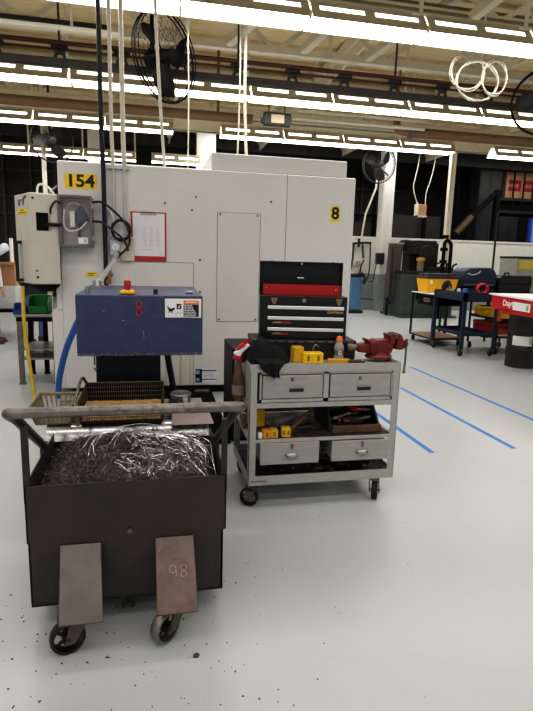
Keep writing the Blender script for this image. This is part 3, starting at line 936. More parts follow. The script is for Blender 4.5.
# small cable ties hanging at the back left
m = MB(); m.tube([(-0.41, 3.9, 0.985), (-0.41, 3.9, 0.82)], 0.006, 6); m.tube([(-0.375, 3.95, 0.985), (-0.39, 3.95, 0.78), (-0.4, 3.95, 0.76), (-0.42, 3.95, 0.79)], 0.006, 6, smooth_n=3)
part('loose_wire', m, STEELD, t)

# blue and yellow hoses
m = MB(); m.tube([(-0.45, 4.6, 1.16), (-0.56, 5.0, 1.12), (-0.658, 5.3, 1.025), (-0.753, 5.5, 0.874), (-0.876, 5.7, 0.62), (-0.978, 5.9, 0.314), (-1.03, 6.02, 0.04)], 0.032, 12, smooth_n=8)
tag(part('hose', m, HOSEB, smooth=True), 'thick blue hose dropping beside the navy conveyor head', 'hose')
m = MB(); m.tube([(-1.345, 6.1, 1.24), (-1.33, 6.0, 0.9), (-1.3, 5.98, 0.5), (-1.265, 5.95, 0.2), (-1.24, 5.9, 0.06), (-1.15, 5.7, 0.022), (-0.95, 5.45, 0.022)], 0.019, 10, smooth_n=7)
tag(part('hose', m, HOSEY, smooth=True), 'yellow hose hanging under the beige control cabinet', 'hose')

# ================================================================== PAN STAND, BASKETS
SHINY = mat('shiny_sheet', (186, 186, 190), 0.22, 0.9, var=0.2, scale=9, rust=(36, 34, 32), rust_amt=0.45)
t = thing('drip_pan', 'shiny steel drip pan stand behind the chip cart, carrying the trays', 'pan', (-0.13, 3.2, 0))
m = MB()
def fn(u, v):
    a = u * PI / 2
    return (-0.585 + 0.9 * v, 2.98 + 0.13 * (1 - math.sin(a)) - 0.0 if False else 2.965 + 0.1 * (1 - math.cos(a)), 0.42 + 0.235 * math.sin(a))
m.grid(fn, 8, 6)
m.box(-0.585, 0.315, 3.06, 3.55, 0.64, 0.655)
m.box(-0.585, 0.315, 3.53, 3.55, 0.42, 0.655)
part('sheet', m, SHINY, t, smooth=True, recalc=True)
for x in (-0.57, 0.3):
    for y_ in (3.05, 3.5):
        m = MB(); m.box(x - 0.015, x + 0.015, y_ - 0.015, y_ + 0.015, 0, 0.642)
        part('leg', m, BLACK, t)
def basket(name, lb, cat, x0, x1, y0, y1, z0, zf, zb, mt, ribs, rib_r, taper=0.02, mesh=False, floor_m=None):
    t = thing(name, lb, cat, ((x0 + x1) / 2, (y0 + y1) / 2, z0))
    m = MB()
    R_ = rib_r * 1.8
    m.tube([(x0, y0, zf), (x1, y0, zf), (x1, y1, zb), (x0, y1, zb)], R_, 6, closed=True)
    part('rim', m, mt, t)
    a = taper
    b0, b1, c0, c1 = x0 + a, x1 - a, y0 + a, y1 - a
    m = MB()
    n = ribs
    for k in range(n + 1):
        u = k / n
        m.tube([(x0 + (x1 - x0) * u, y0, zf), (b0 + (b1 - b0) * u, c0, z0 + rib_r)], rib_r, 4)
        m.tube([(x0 + (x1 - x0) * u, y1, zb), (b0 + (b1 - b0) * u, c1, z0 + rib_r)], rib_r, 4)
    k2 = max(3, int(n * (y1 - y0) / (x1 - x0)))
    for k in range(k2 + 1):
        u = k / k2
        zt = zf + (zb - zf) * u
        m.tube([(x0, y0 + (y1 - y0) * u, zt), (b0, c0 + (c1 - c0) * u, z0 + rib_r)], rib_r, 4)
        m.tube([(x1, y0 + (y1 - y0) * u, zt), (b1, c0 + (c1 - c0) * u, z0 + rib_r)], rib_r, 4)
    if mesh:
        hs = 5
        for k in range(1, hs):
            v = k / hs
            def L(p, q): return p + (q - p) * v
            m.tube([(L(b0, x0), L(c0, y0), L(z0, zf)), (L(b1, x1), L(c0, y0), L(z0, zf)), (L(b1, x1), L(c1, y1), L(z0, zb)), (L(b0, x0), L(c1, y1), L(z0, zb))], rib_r, 4, closed=True)
    part('wall', m, mt, t)
    m = MB(); m.box(b0, b1, c0, c1, z0, z0 + 0.008)
    part('bottom', m, floor_m or mt, t)
    return t
TRAYM = mat('tray_tan', (140, 128, 98), 0.5, 0.2, var=0.2, scale=20)
WIREM = mat('wire_rusty', (156, 138, 104), 0.45, 0.5, var=0.3, scale=30)
basket('parts_tray', 'tan ribbed parts tray left of the dark mesh basket', 'tray', -0.668, -0.43, 3.0, 3.32, 0.657, 0.758, 0.762, TRAYM, 8, 0.0055, 0.03, floor_m=mat('tray_floor', (96, 88, 70), 0.6))
wb = basket('wire_basket', 'long wire mesh basket holding tan chips under the conveyor head', 'basket', -0.415, 0.06, 3.0, 3.42, 0.657, 0.752, 0.80, mat('wire_dark', (92, 84, 70), 0.45, 0.5, var=0.3, scale=30), 34, 0.0022, 0.015, True, floor_m=BLACK)
m = MB()
def fn(u, v):
    x = -0.4 + 0.445 * u; y_ = 3.03 + 0.36 * v
    return (x, y_, 0.672 + 0.045 * math.sin(PI * min(1, max(0, v))) ** 0.5 + 0.012 * noise.noise((x * 30, y_ * 30, 0)))
m.grid(fn, 40, 24)
tag(part('chip_fill', m, mat('tan_chips', (170, 134, 88), 0.7, var=0.45, scale=120, bump=0.8), recalc=True), 'tan metal chips lying in the wire mesh basket', 'chips', kind='stuff')
m = MB()
m.box(-0.42, -0.405, 3.43, 3.44, 0.66, 0.80); m.box(0.05, 0.065, 3.43, 3.44, 0.66, 0.80); m.box(-0.42, 0.065, 3.425, 3.435, 0.655, 0.80)
tag(part('back_plate', m, BLACKM), 'black plate standing behind the wire mesh basket', 'plate')
# bent wire handle and steel cup
m = MB(); m.tube([(-0.44, 3.05, 0.76), (-0.42, 3.2, 0.86), (-0.41, 3.26, 0.868), (-0.405, 3.3, 0.84), (-0.4, 3.36, 0.81)], 0.009, 8, smooth_n=6)
tag(part('bent_wire', m, STEELD, smooth=True), 'bent steel wire between the tan tray and the mesh basket', 'wire')
t = thing('steel_cup', 'shiny notched steel cup at the right end of the mesh basket', 'cup', (0.16, 3.25, 0.655))
m = MB(); m.lathe([(0.052, 0.657), (0.062, 0.70), (0.064, 0.765), (0.058, 0.765), (0.055, 0.70), (0.045, 0.667)], (0.165, 3.26, 0), 20)
part('cup', m, mat('shiny_cup', (196, 196, 200), 0.2, 0.9, var=0.2, scale=20), t, smooth=True)
m = MB(); m.lathe([(0.066, 0.752), (0.068, 0.757), (0.066, 0.762)], (0.165, 3.26, 0), 20)
part('rim', m, STEEL, t)
m = MB(); m.prism([(0.1, 2.93, 0.66), (0.335, 2.93, 0.66), (0.31, 3.08, 0.72), (0.105, 3.08, 0.72)], (0, 0.004, 0.008))
tag(part('steel_plate', m, mat('plate_pink', (150, 136, 134), 0.4, 0.3, var=0.12)), 'flat pinkish grey steel plate below the right end of the cart handle', 'plate')

# ================================================================== CHIP CART
t = thing('chip_cart', 'dark steel wheeled bin full of metal turnings with tubular push handle', 'cart', (-0.107, 2.5, 0))
TX0, TX1, TY0, TY1 = -0.524, 0.311, 2.2, 2.87
g = 0.006
m = MB()
m.box(TX0, TX1, TY0, TY0 + g, 0.40, 0.655)              # front upper
m.box(TX0 + 0.006, TX1 - 0.012, TY0 + 0.002, TY0 + 0.009, 0.106, 0.41)
part('front_wall', m, TUB, t)
m = MB(); m.prism([(TX0, TY0, 0.40), (TX0, TY0, 0.655), (TX0, TY1, 0.655), (TX0, TY1, 0.40)], (g, 0, 0)); m.box(TX0 + 0.004, TX0 + 0.011, TY0 + 0.002, TY1, 0.106, 0.41)
part('side_wall', m, TUB, t)
m = MB(); m.box(TX1 - g, TX1, TY0, TY1, 0.40, 0.655); m.box(TX1 - 0.021, TX1 - 0.012, TY0 + 0.002, TY1, 0.106, 0.41)
part('side_wall', m, TUB, t)
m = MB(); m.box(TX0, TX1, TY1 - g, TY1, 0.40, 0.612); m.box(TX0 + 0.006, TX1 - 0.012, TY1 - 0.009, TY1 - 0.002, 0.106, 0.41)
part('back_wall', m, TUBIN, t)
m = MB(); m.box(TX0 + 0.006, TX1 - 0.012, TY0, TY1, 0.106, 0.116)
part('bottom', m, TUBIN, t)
m = MB(); m.lathe([(0.012, TY0 - 0.012), (0.013, TY0)], (-0.106, 0, 0.43), 6, 'Y')
part('bolt', m, STEELD, t)
m = MB(); m.box(-0.145, -0.135, 2.22, 2.28, 0.045, 0.108); m.box(-0.105, -0.095, 2.22, 2.28, 0.045, 0.108); m.box(-0.13, -0.11, 2.235, 2.26, 0.05, 0.108)
part('tow_lug', m, TUBIN, t)
# handle
HM = mat('handle_steel', (132, 126, 122), 0.36, 0.7, var=0.25, scale=18, rust=(84, 76, 72), rust_amt=0.5)
HD = mat('handle_dark', (62, 58, 54), 0.45, 0.3, var=0.2)
m = MB()
m.tube([(-0.529, 2.12, 0.975), (-0.537, 2.085, 0.997), (-0.527, 2.06, 1.007), (-0.498, 2.053, 1.01), (-0.46, 2.053, 1.01), (-0.4, 2.053, 1.01), (0.22, 2.053, 1.01), (0.275, 2.053, 1.01), (0.312, 2.053, 1.01), (0.341, 2.06, 1.007), (0.352, 2.085, 0.997), (0.344, 2.12, 0.975)], 0.021, 12, smooth_n=5)
hb = part('push_handle', m, HM, t, smooth=True)
for xa, xb in ((-0.525, -0.53), (0.338, 0.317)):
    m = MB(); m.tube([(xa, 2.115, 0.978), (xb, 2.66, 0.665)], 0.02, 10)
    part('handle_arm', m, HD, t, smooth=True)
    m = MB(); m.box(xb - 0.013, xb + 0.013, 2.63, 2.69, 0.56, 0.68)
    part('arm_bracket', m, HD, t)
for xa in (-0.515, 0.302):
    m = MB(); m.box(xa - 0.012, xa + 0.012, 2.207, 2.231, 0.58, 0.91)
    part('handle_post', m, HD, t)
# caster plates and casters
def caster(parent, top, whl_c, R, width, ang, forkm, wheelm, rim_m=None, wheel_name='wheel', rake=0.0):
    """swivel caster: fork turned by ang about Z; wheel axle horizontal"""
    tx, ty, tz = top
    wx, wy, wz = whl_c
    ax = Vector((math.cos(ang), math.sin(ang), 0))     # axle direction
    c = Vector(whl_c)
    m = MB()
    m.cyl((tx, ty, tz - 0.022), (tx, ty, tz), 0.034, 0.038, 14)
    hw = width / 2 + 0.008
    fwd = Vector((-ax.y, ax.x, 0))
    for s in (-1, 1):
        o = ax * (hw * s)
        top_p = Vector((tx, ty, tz - 0.018)) + o
        q = [top_p - fwd * 0.038, top_p + fwd * 0.038, c + o + fwd * 0.02 + Vector((0, 0, -0.016)), c + o - fwd * 0.02 + Vector((0, 0, -0.016))]
        m.prism(q, ax * 0.007 * s)
    m.prism([Vector((tx, ty, tz - 0.022)) + ax * a + fwd * b for a, b in ((-hw, -0.03), (hw, -0.03), (hw, 0.03), (-hw, 0.03))], (0, 0, 0.006))
    m.cyl(c - ax * (hw + 0.012), c + ax * (hw + 0.012), 0.008, seg=8)
    cs = part('caster', m, forkm, parent)
    m = MB()
    rot = Matrix.Translation(c) @ ax.to_track_quat('X', 'Z').to_matrix().to_4x4()
    m.M = rot
    h = width / 2
    m.lathe([(R * 0.80, -h), (R * 0.95, -h), (R, -h * 0.6), (R, h * 0.6), (R * 0.95, h), (R * 0.80, h), (R * 0.78, h * 0.4), (R * 0.78, -h * 0.4), (R * 0.80, -h)], (0, 0, 0), 28, 'X', cap=False)
    m.mi = 1
    m.lathe([(R * 0.34, -h), (R * 0.34, h)], (0, 0, 0), 16, 'X')
    for k in range(5):
        a = 2 * PI * k / 5
        m.tube([(0, 0.3 * R * math.cos(a), 0.3 * R * math.sin(a)), (0, 0.8 * R * math.cos(a), 0.8 * R * math.sin(a))], R * 0.13, 6, flat=0.7)
    part(wheel_name, m, [wheelm, rim_m or forkm], cs, smooth=True)
    return cs
for k, (xc, mt, ang, wx, wy) in enumerate(((-0.31, PLATE, math.radians(-72), -0.362, 2.04), (0.083, PLATE2, math.radians(-48), 0.028, 2.035))):
    m = MB()
    a = 0.083
    top_y, top_z, bot_y, bot_z = 2.196, 0.386, 1.965, 0.172
    bx = 0.022 if k == 0 else 0.004
    pts = [(xc - a, top_y, top_z), (xc - a + bx, bot_y, bot_z), (xc - a + bx, bot_y + 0.006, bot_z - 0.008), (xc - a, top_y + 0.006, top_z - 0.012)]
    m.prism(pts, (2 * a, 0, 0))
    pl = part('caster_plate', m, mt, t, 0.002, label='rusty caster plate with chalk 98' if k else None)
    m = MB(); m.box(xc - 0.06, xc + 0.07, 1.985, 2.2, 0.16, 0.167)
    for s in (-1, 1):
        xx = xc + s * 0.065
        m.prism([(xx, 1.985, 0.167), (xx, 2.2, 0.167), (xx, 2.2, 0.37)], (0.006 * s, 0, 0))
    part('gusset', m, TUB, t)
    caster(t, (xc + 0.0, 2.07, 0.16), (wx + 0.01, wy, 0.07), 0.07, 0.044, ang, mat('caster_fork', (96, 88, 78), 0.45, 0.6, var=0.3, scale=20), mat('caster_tread', (44, 40, 37), 0.38, 0.4, var=0.3, scale=20) if k == 0 else mat('caster_tread2', (130, 126, 122), 0.35, 0.7, var=0.3, scale=20), mat('caster_hub', (40, 36, 33), 0.5, 0.3))
    if k == 1:
        CH = mat('chalk', (164, 152, 146), 0.8)
        nrm = Vector((0, -(top_z - bot_z), (top_y - bot_y))).normalized() * -1
        up_ = Vector((0, top_y - bot_y, top_z - bot_z)).normalized()
        def onp(u, v, o=0.002):
            q = Vector((xc + u, bot_y, bot_z)) + up_ * v
            n_ = Vector((0, -up_.z, up_.y))
            return q + n_ * o
        m = MB()
        c9 = [(-0.012 + 0.014 * math.cos(a_), 0.175 + 0.016 * math.sin(a_)) for a_ in [2 * PI * i / 12 for i in range(12)]]
        m.tube([onp(u, v) for u, v in c9], 0.0022, 4, closed=True)
        m.tube([onp(0.002, 0.178), onp(0.003, 0.16), onp(0.002, 0.145)], 0.0022, 4)
        for cv in (0.178, 0.152):
            c8 = [(0.034 + 0.013 * math.cos(a_), cv + 0.0125 * math.sin(a_)) for a_ in [2 * PI * i / 12 for i in range(12)]]
            m.tube([onp(u, v) for u, v in c8], 0.0022, 4, closed=True)
        part('chalk_number', m, CH, pl, label='chalk number 98')
        m = MB()
        m.tube([onp(-0.07, 0.25), onp(-0.045, 0.3), onp(-0.03, 0.312)], 0.003, 4)
        m.tube([onp(-0.068, 0.252), onp(-0.04, 0.29)], 0.002, 4)
        m.tube([onp(0.0, 0.296), onp(0.012, 0.305), onp(0.018, 0.296), onp(0.01, 0.288), onp(0.02, 0.28)], 0.0018, 4)
        m.tube([onp(0.0, 0.272), onp(0.0, 0.255), onp(0.012, 0.25), onp(0.02, 0.262), onp(0.01, 0.272)], 0.0018, 4)
        m.tube([onp(0.03, 0.27), onp(0.03, 0.235)], 0.0018, 4)
        m.tube([onp(-0.015, 0.215), onp(0.02, 0.218)], 0.0018, 4)
        part('chalk_scribble', m, mat('chalk_dim', (142, 130, 124), 0.8), pl)
for xx in (-0.4, 0.18):
    m = MB(); m.box(xx - 0.06, xx + 0.06, 2.7, 2.84, 0.098, 0.106)
    part('caster_mount', m, TUB, t)
    caster(t, (xx, 2.77, 0.098), (xx, 2.77, 0.04), 0.04, 0.03, 0.0, HD, RUBBER)

# turnings heaped in the bin
def heap(x, y_):
    u = (x - TX0) / (TX1 - TX0); v = (y_ - TY0) / (TY1 - TY0)
    e = max(0, math.sin(PI * min(1, max(0, u)))) ** 0.6
    h = 0.575 - 0.03 * max(0, v - 0.75) * 4 * (1 if u < 0.4 else 0.4) + 0.135 * e * (0.35 + 0.65 * math.sin(PI * min(1, 0.05 + 0.75 * v))) + 0.045 * noise.noise((x * 5, y_ * 5, 3.1)) + 0.01 * noise.noise((x * 22, y_ * 22, 1))
    return h
CHIPD = mat('turnings_dark', (104, 98, 92), 0.36, 0.75, var=0.45, scale=60)
m = MB()
m.grid(lambda u, v: (TX0 + 0.008 + (TX1 - TX0 - 0.016) * u, TY0 + 0.008 + (TY1 - TY0 - 0.02) * v, heap(TX0 + (TX1 - TX0) * u, TY0 + (TY1 - TY0) * v) - 0.02), 60, 44)
rnd = random.Random(11)
for k in range(2600):
    u = rnd.uniform(0.04, 0.96); v = rnd.uniform(0.03, 0.97)
    if u > 0.55 and v > 0.2 and rnd.random() < 0.55:
        continue
    x = TX0 + (TX1 - TX0) * u; y_ = TY0 + (TY1 - TY0) * v
    z = heap(x, y_) - 0.006 + rnd.uniform(-0.012, 0.012)
    a = rnd.uniform(0, 2 * PI); el = rnd.uniform(-0.6, 0.9)
    L = rnd.uniform(0.018, 0.055); cr = rnd.uniform(0.004, 0.009); turns = rnd.uniform(0.8, 3)
    d = Vector((math.cos(a) * math.cos(el), math.sin(a) * math.cos(el), math.sin(el)))
    p_ = d.orthogonal().normalized(); q_ = d.cross(p_)
    n = 7
    pts = [Vector((x, y_, z)) + d * (L * (i / n - 0.5)) + (p_ * math.cos(2 * PI * turns * i / n) + q_ * math.sin(2 * PI * turns * i / n)) * cr for i in range(n + 1)]
    pts = [Vector((min(TX1 - 0.012, max(TX0 + 0.012, q.x)), min(TY1 - 0.014, max(TY0 + 0.012, q.y)), q.z)) for q in pts]
    m.tube(pts, 0.0013, 3)
tag(part('metal_turnings', m, CHIPD), 'heap of fine dark curly metal turnings filling the chip cart', 'metal chips', kind='stuff')
m = MB()
for k in range(170):
    big = k < 22
    if big:
        R_ = rnd.uniform(0.16, 0.3); cx, cy2 = 0.0 + rnd.uniform(-0.1, 0.04), 2.45 + rnd.uniform(-0.04, 0.06)
        a0 = rnd.uniform(-0.5, 1.6); da = rnd.uniform(0.9, 2.2)
        pts = []
        for i in range(16):
            aa = a0 + da * i / 15
            x = cx + R_ * 1.15 * math.cos(aa); y_ = cy2 + R_ * 1.0 * math.sin(aa)
            x = min(TX1 - 0.03, max(TX0 + 0.03, x)); y_ = min(TY1 - 0.03, max(TY0 + 0.03, y_))
            pts.append((x, y_, heap(x, y_) + 0.012 + 0.02 * math.sin(PI * i / 15) + rnd.uniform(0, 0.004)))
    else:
        u = rnd.uniform(0.45, 0.93); v = rnd.uniform(0.08, 0.8)
        x = TX0 + (TX1 - TX0) * u; y_ = TY0 + (TY1 - TY0) * v
        a = rnd.uniform(0, PI); L = rnd.uniform(0.03, 0.09); b = rnd.uniform(-0.5, 0.5)
        pts = []
        for i in range(6):
            s_ = L * (i / 5 - 0.5)
            xx = x + math.cos(a + b * s_ * 8) * s_; yy = y_ + math.sin(a + b * s_ * 8) * s_
            xx = min(TX1 - 0.02, max(TX0 + 0.02, xx)); yy = min(TY1 - 0.02, max(TY0 + 0.02, yy))
            pts.append((xx, yy, heap(xx, yy) + 0.006 + 0.012 * rnd.random()))
    m.tube(pts, rnd.uniform(0.0009, 0.0019), 4, flat=0.5)
tag(part('bright_turnings', m, mat('turnings_bright', (206, 206, 210), 0.22, 0.85, var=0.1)), 'long shiny silver metal ribbons on the right side of the chip heap', 'metal chips', kind='stuff')

# floor: swarf specks, one bigger flake, tape
m = MB()
rnd = random.Random(5)
for k in range(190):
    x = rnd.gauss(-0.2, 0.4); y_ = rnd.uniform(1.55, 2.6)
    if rnd.random() < 0.12: x, y_ = rnd.uniform(-0.8, 1.6), rnd.uniform(1.3, 3.6)
    s_ = rnd.choice((0.0015, 0.002, 0.0025, 0.004))
    a = rnd.uniform(0, PI)
    m.cbox((x, y_, 0.0016), (s_ * rnd.uniform(1, 3), s_, 0.0028), (0, 0, a))
tag(part('swarf', m, mat('swarf', (70, 64, 60), 0.5, 0.3)), 'tiny dark metal specks scattered on the floor around the chip cart', 'debris', kind='stuff')
m = MB(); m.prism([(0.145, 1.915, 0.0005), (0.165, 1.912, 0.0005), (0.172, 1.925, 0.0005), (0.165, 1.936, 0.0005), (0.148, 1.932, 0.0005)], (0, 0, 0.005))
tag(part('metal_flake', m, mat('flake_brown', (96, 74, 60), 0.6)), 'single brown flake lying on the floor right of the cart casters', 'flake')
for (xa, ya, yb, lb) in ((3.919, 3.2, 7.5, 'blue floor tape strip farthest right, running out of the frame'), (3.13, 3.945, 6.2, 'blue floor tape strip in the middle of three'), (2.334, 3.948, 5.7, 'blue floor tape strip nearest the grey tool cart')):
    m = MB(); m.box(xa - 0.025, xa + 0.025, ya, yb, 0, 0.0012)
    tag(part('floor_tape', m, TAPE), lb, 'tape', 'blue floor tape strips')
# ================================================================== GREY TOOL CART
t = thing('tool_cart', 'grey steel workshop cart with four drawers and a red vise, on casters', 'cart', (1.09, 3.49, 0))
X0, X1, Y0, Y1 = 0.588, 1.592, 3.175, 3.80
P_ = 0.046
for x in (X0, X1 - P_):
    for y_ in (Y0, Y1 - P_):
        m = MB()
        m.box(x, x + P_, y_, y_ + 0.004, 0.152, 0.95) if y_ == Y0 else m.box(x, x + P_, y_ + P_ - 0.004, y_ + P_, 0.152, 0.95)
        xx = x if x == X0 else x + P_ - 0.004
        m.box(xx, xx + 0.004, y_, y_ + P_, 0.152, 0.95)
        part('leg', m, CARTG, t)
m = MB()
m.box(X0, X1, Y0, Y1, 0.925, 0.93)
m.box(X0, X1, Y0 - 0.003, Y0 + 0.003, 0.90, 0.953); m.box(X0, X1, Y1 - 0.003, Y1 + 0.003, 0.88, 0.953)
m.box(X0 - 0.003, X0 + 0.003, Y0, Y1, 0.66, 0.953); m.box(X1 - 0.003, X1 + 0.003, Y0, Y1, 0.88, 0.953)
part('top_tray', m, CARTG, t)
HOLE0 = mat('gap_dark', (22, 21, 20), 0.8)
m = MB()
m.box(0.65, 1.548, Y0 + 0.004, Y0 + 0.012, 0.886, 0.905); m.box(0.65, 0.663, Y0 + 0.004, Y0 + 0.012, 0.705, 0.9); m.box(1.069, 1.104, Y0 + 0.004, Y0 + 0.012, 0.705, 0.9); m.box(1.534, 1.548, Y0 + 0.004, Y0 + 0.012, 0.705, 0.9)
m.box(0.65, 1.548, Y0 + 0.004, Y0 + 0.012, 0.705, 0.726)
m.box(0.625, 1.55, Y0 + 0.012, Y0 + 0.5, 0.71, 0.715); m.box(0.625, 0.63, Y0 + 0.012, Y0 + 0.5, 0.71, 0.92); m.box(1.545, 1.55, Y0 + 0.012, Y0 + 0.5, 0.71, 0.92); m.box(0.625, 1.55, Y0 + 0.49, Y0 + 0.5, 0.71, 0.92)
m.mi = 1; m.box(0.632, 1.55, Y0 + 0.0125, Y0 + 0.016, 0.705, 0.905)
part('drawer_case', m, [CARTG, HOLE0], t)
m = MB(); m.box(X0 + P_, X1 - P_, Y0, Y0 + 0.02, 0.668, 0.70); m.box(X0, X0 + 0.02, Y0 + P_, Y1 - P_, 0.668, 0.70); m.box(X0 + P_, X1 - P_, Y1 - 0.02, Y1, 0.668, 0.70)
part('drawer_rail', m, CARTG, t, 0.002)
m = MB(); m.box(X0 + 0.004, X1 - 0.004, Y0 + 0.002, Y1 - 0.004, 0.455, 0.461); m.box(X0 + P_, X1 - P_, Y0, Y0 + 0.006, 0.440, 0.464); m.box(X0, X0 + 0.006, Y0 + P_, Y1 - P_, 0.44, 0.464)
m.mi = 1; m.box(X0 + 0.03, X1 - 0.03, Y0 + 0.01, Y1 - 0.03, 0.461, 0.4625)
part('middle_shelf', m, [CARTG, mat('shelf_brown', (72, 58, 48), 0.7, var=0.35, scale=16)], t)  # thin dark brown sheet over the shelf, uneven in tone
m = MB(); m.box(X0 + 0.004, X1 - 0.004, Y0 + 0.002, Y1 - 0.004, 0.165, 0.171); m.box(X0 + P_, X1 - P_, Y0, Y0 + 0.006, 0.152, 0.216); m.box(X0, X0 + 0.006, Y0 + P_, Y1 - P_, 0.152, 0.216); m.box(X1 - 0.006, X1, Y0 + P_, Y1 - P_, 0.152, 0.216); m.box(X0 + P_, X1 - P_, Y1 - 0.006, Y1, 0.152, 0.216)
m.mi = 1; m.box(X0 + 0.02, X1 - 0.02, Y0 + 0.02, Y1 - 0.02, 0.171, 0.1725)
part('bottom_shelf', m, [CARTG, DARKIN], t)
m = MB(); m.box(0.612, 0.622, Y0 - 0.001, Y0 + 0.001, 0.176, 0.188)
for k in range(7):
    m.box(0.63 + k * 0.012, 0.639 + k * 0.012, Y0 - 0.001, Y0 + 0.001, 0.177, 0.184)
part('maker_mark', m, mat('mark_brown', (112, 76, 60), 0.6), t)
HOLE = mat('hole_dark', (44, 42, 40), 0.7)
for (a, b, z0, z1) in ((0.668, 1.061, 0.732, 0.880), (1.112, 1.526, 0.732, 0.880)):
    m = MB(); m.box(a, b, Y0 - 0.006, Y0 + 0.0125, z0, z1)
    m.mi = 1; m.box(a + 0.02, b - 0.02, Y0 + 0.02, Y0 + 0.45, z0 + 0.01, z1 - 0.03)
    d = part('drawer', m, [CARTD, CARTG], t, 0.003)
    c_ = (a + b) / 2 + 0.022
    m = MB(); m.box(c_ - 0.052, c_ + 0.052, Y0 - 0.0085, Y0 - 0.006, z0 + 0.038, z0 + 0.076)
    m.mi = 1; m.box(c_ - 0.046, c_ + 0.046, Y0 - 0.0095, Y0 - 0.0085, z0 + 0.042, z0 + 0.064)
    part('recessed_pull', m, [STEEL, HOLE], d)
    m = MB(); m.lathe([(0.009, Y0 - 0.012), (0.01, Y0 - 0.006)], (c_ - 0.03, 0, z1 - 0.022), 10, 'Y'); m.box(c_ - 0.04, c_ - 0.018, Y0 - 0.009, Y0 - 0.006, z1 - 0.036, z1 - 0.03)
    part('lock', m, STEELD, d)
for (a, b, z0, z1) in ((0.662, 1.056, 0.292, 0.437), (1.142, 1.544, 0.292, 0.432)):
    m = MB(); m.box(a, b, Y0 - 0.008, Y0 + 0.006, z0, z1); m.box(a + 0.01, b - 0.01, Y0 + 0.006, Y0 + 0.42, z0 + 0.005, z1 - 0.01)
    d = part('drawer', m, CARTD, t, 0.003)
    c_ = (a + b) / 2 + 0.012
    m = MB()
    old = Matrix.Translation((c_, Y0 - 0.008, z0 + 0.06))
    m.M = old
    def fn(u, v):
        th = PI * u; ph = PI / 2 * v
        return (0.042 * math.cos(th) * math.cos(ph * 0.98), -0.024 * math.sin(ph * 0.98 + 0.02) * math.sin(th) ** 0.5 if 0 < u < 1 else 0.0, 0.028 * math.sin(th) * math.cos(ph) - 0.006 + 0.0)
    m.M = None
    m.ball((c_, Y0 - 0.01, z0 + 0.058), 1.0, (0.042, 0.022, 0.022), 16)
    part('cup_pull', m, STEEL, d, smooth=True)
    m = MB(); m.box(c_ - 0.047, c_ + 0.047, Y0 - 0.0105, Y0 - 0.008, z0 + 0.052, z0 + 0.086)
    part('pull_plate', m, STEEL, d, 0.002)
    m = MB(); m.lathe([(0.011, Y0 - 0.014), (0.012, Y0 - 0.008)], (c_, 0, z1 - 0.02), 10, 'Y'); m.box(c_ - 0.006, c_ + 0.006, Y0 - 0.012, Y0 - 0.008, z1 - 0.045, z1 - 0.03)
    part('lock', m, STEELD, d)
FORKM = mat('caster_fork_cart', (128, 120, 108), 0.4, 0.6, var=0.3, scale=20)
for (tx, ty, wx, wy, ang) in ((0.63, 3.235, 0.606, 3.222, math.radians(62)), (1.475, 3.21, 1.475, 3.195, math.radians(-26)), (0.66, 3.74, 0.66, 3.75, math.radians(30)), (1.52, 3.74, 1.52, 3.75, math.radians(-15))):
    caster(t, (tx, ty, 0.152), (wx, wy, 0.062), 0.062, 0.04, ang, FORKM, RUBBER, mat('caster_hub_cart', (120, 116, 110), 0.4, 0.5), 'wheel')

# ---- on the cart top
TC = mat('chest_black', (20, 20, 21), 0.35, var=0.2)
TCS = mat('chest_speckled', (26, 26, 27), 0.5, var=0.5, scale=180, rust=(58, 56, 54), rust_amt=0.2)
GOLD = mat('gold', (190, 164, 110), 0.35, 0.6)
ALU = mat('aluminium_trim', (226, 226, 226), 0.3, 0.4, var=0.03)
t = thing('tool_chest', 'low wide speckled black tool chest under the drawer chest on the cart', 'tool chest', (1.01, 3.62, 0.93))
m = MB(); m.box(0.655, 1.365, 3.45, 3.785, 0.93, 1.045)
part('body', m, TCS, t, 0.006)
m = MB(); m.box(0.65, 1.37, 3.445, 3.79, 1.036, 1.062)
part('lid', m, TCS, t, 0.006)
m = MB()
for k in range(9):
    m.box(0.76 + k * 0.068, 0.8 + k * 0.068, 3.443, 3.446, 1.05, 1.056)
part('hinge_trim', m, STEELD, t)
m = MB(); m.box(0.665, 0.725, 3.47, 3.5, 1.062, 1.0635); m.mi = 1; m.box(0.675, 0.715, 3.478, 3.492, 1.0635, 1.064)
part('badge', m, [mat('badge_red', (170, 40, 44), 0.5), WHITE], t)
t.rotation_euler.z = math.radians(-5); t.location = (1.02, 3.6, 0.93)
t = thing('drawer_chest', 'black three-drawer machinist chest with its lid up on the grey cart', 'tool chest', (1.01, 3.64, 1.062))
m = MB(); m.box(0.70, 1.317, 3.49, 3.785, 1.062, 1.352)
m.box(0.70, 1.317, 3.487, 3.49, 1.30, 1.352)
part('body', m, TC, t, 0.004)
for k, z in enumerate((1.27, 1.198, 1.122)):
    m = MB(); m.box(0.755, 1.295, 3.482, 3.49, z - 0.052, z + 0.018)
    d = part('drawer', m, TC, t, 0.002)
    m = MB(); m.box(0.755, 1.295, 3.472, 3.482, z - 0.006, z + 0.016)
    part('trim_strip', m, ALU, d, 0.002)
    if k == 0:
        textmesh('nameplate', 'CRAFTSMAN', 0.02, (1.232, 3.4805, z - 0.022), GOLD, d, bold=0.001)
    else:
        m = MB(); m.box(0.79, 0.86, 3.481, 3.482, z - 0.03, z - 0.024); m.box(0.8, 0.85, 3.481, 3.482, z - 0.021, z - 0.018)
        m.mi = 1; m.box(0.862, 0.925 - 0.02 * (k - 1), 3.481, 3.482, z - 0.031, z - 0.02)
        part('decal', m, [GOLD, mat('decal_red', (176, 50, 44), 0.5)], d)
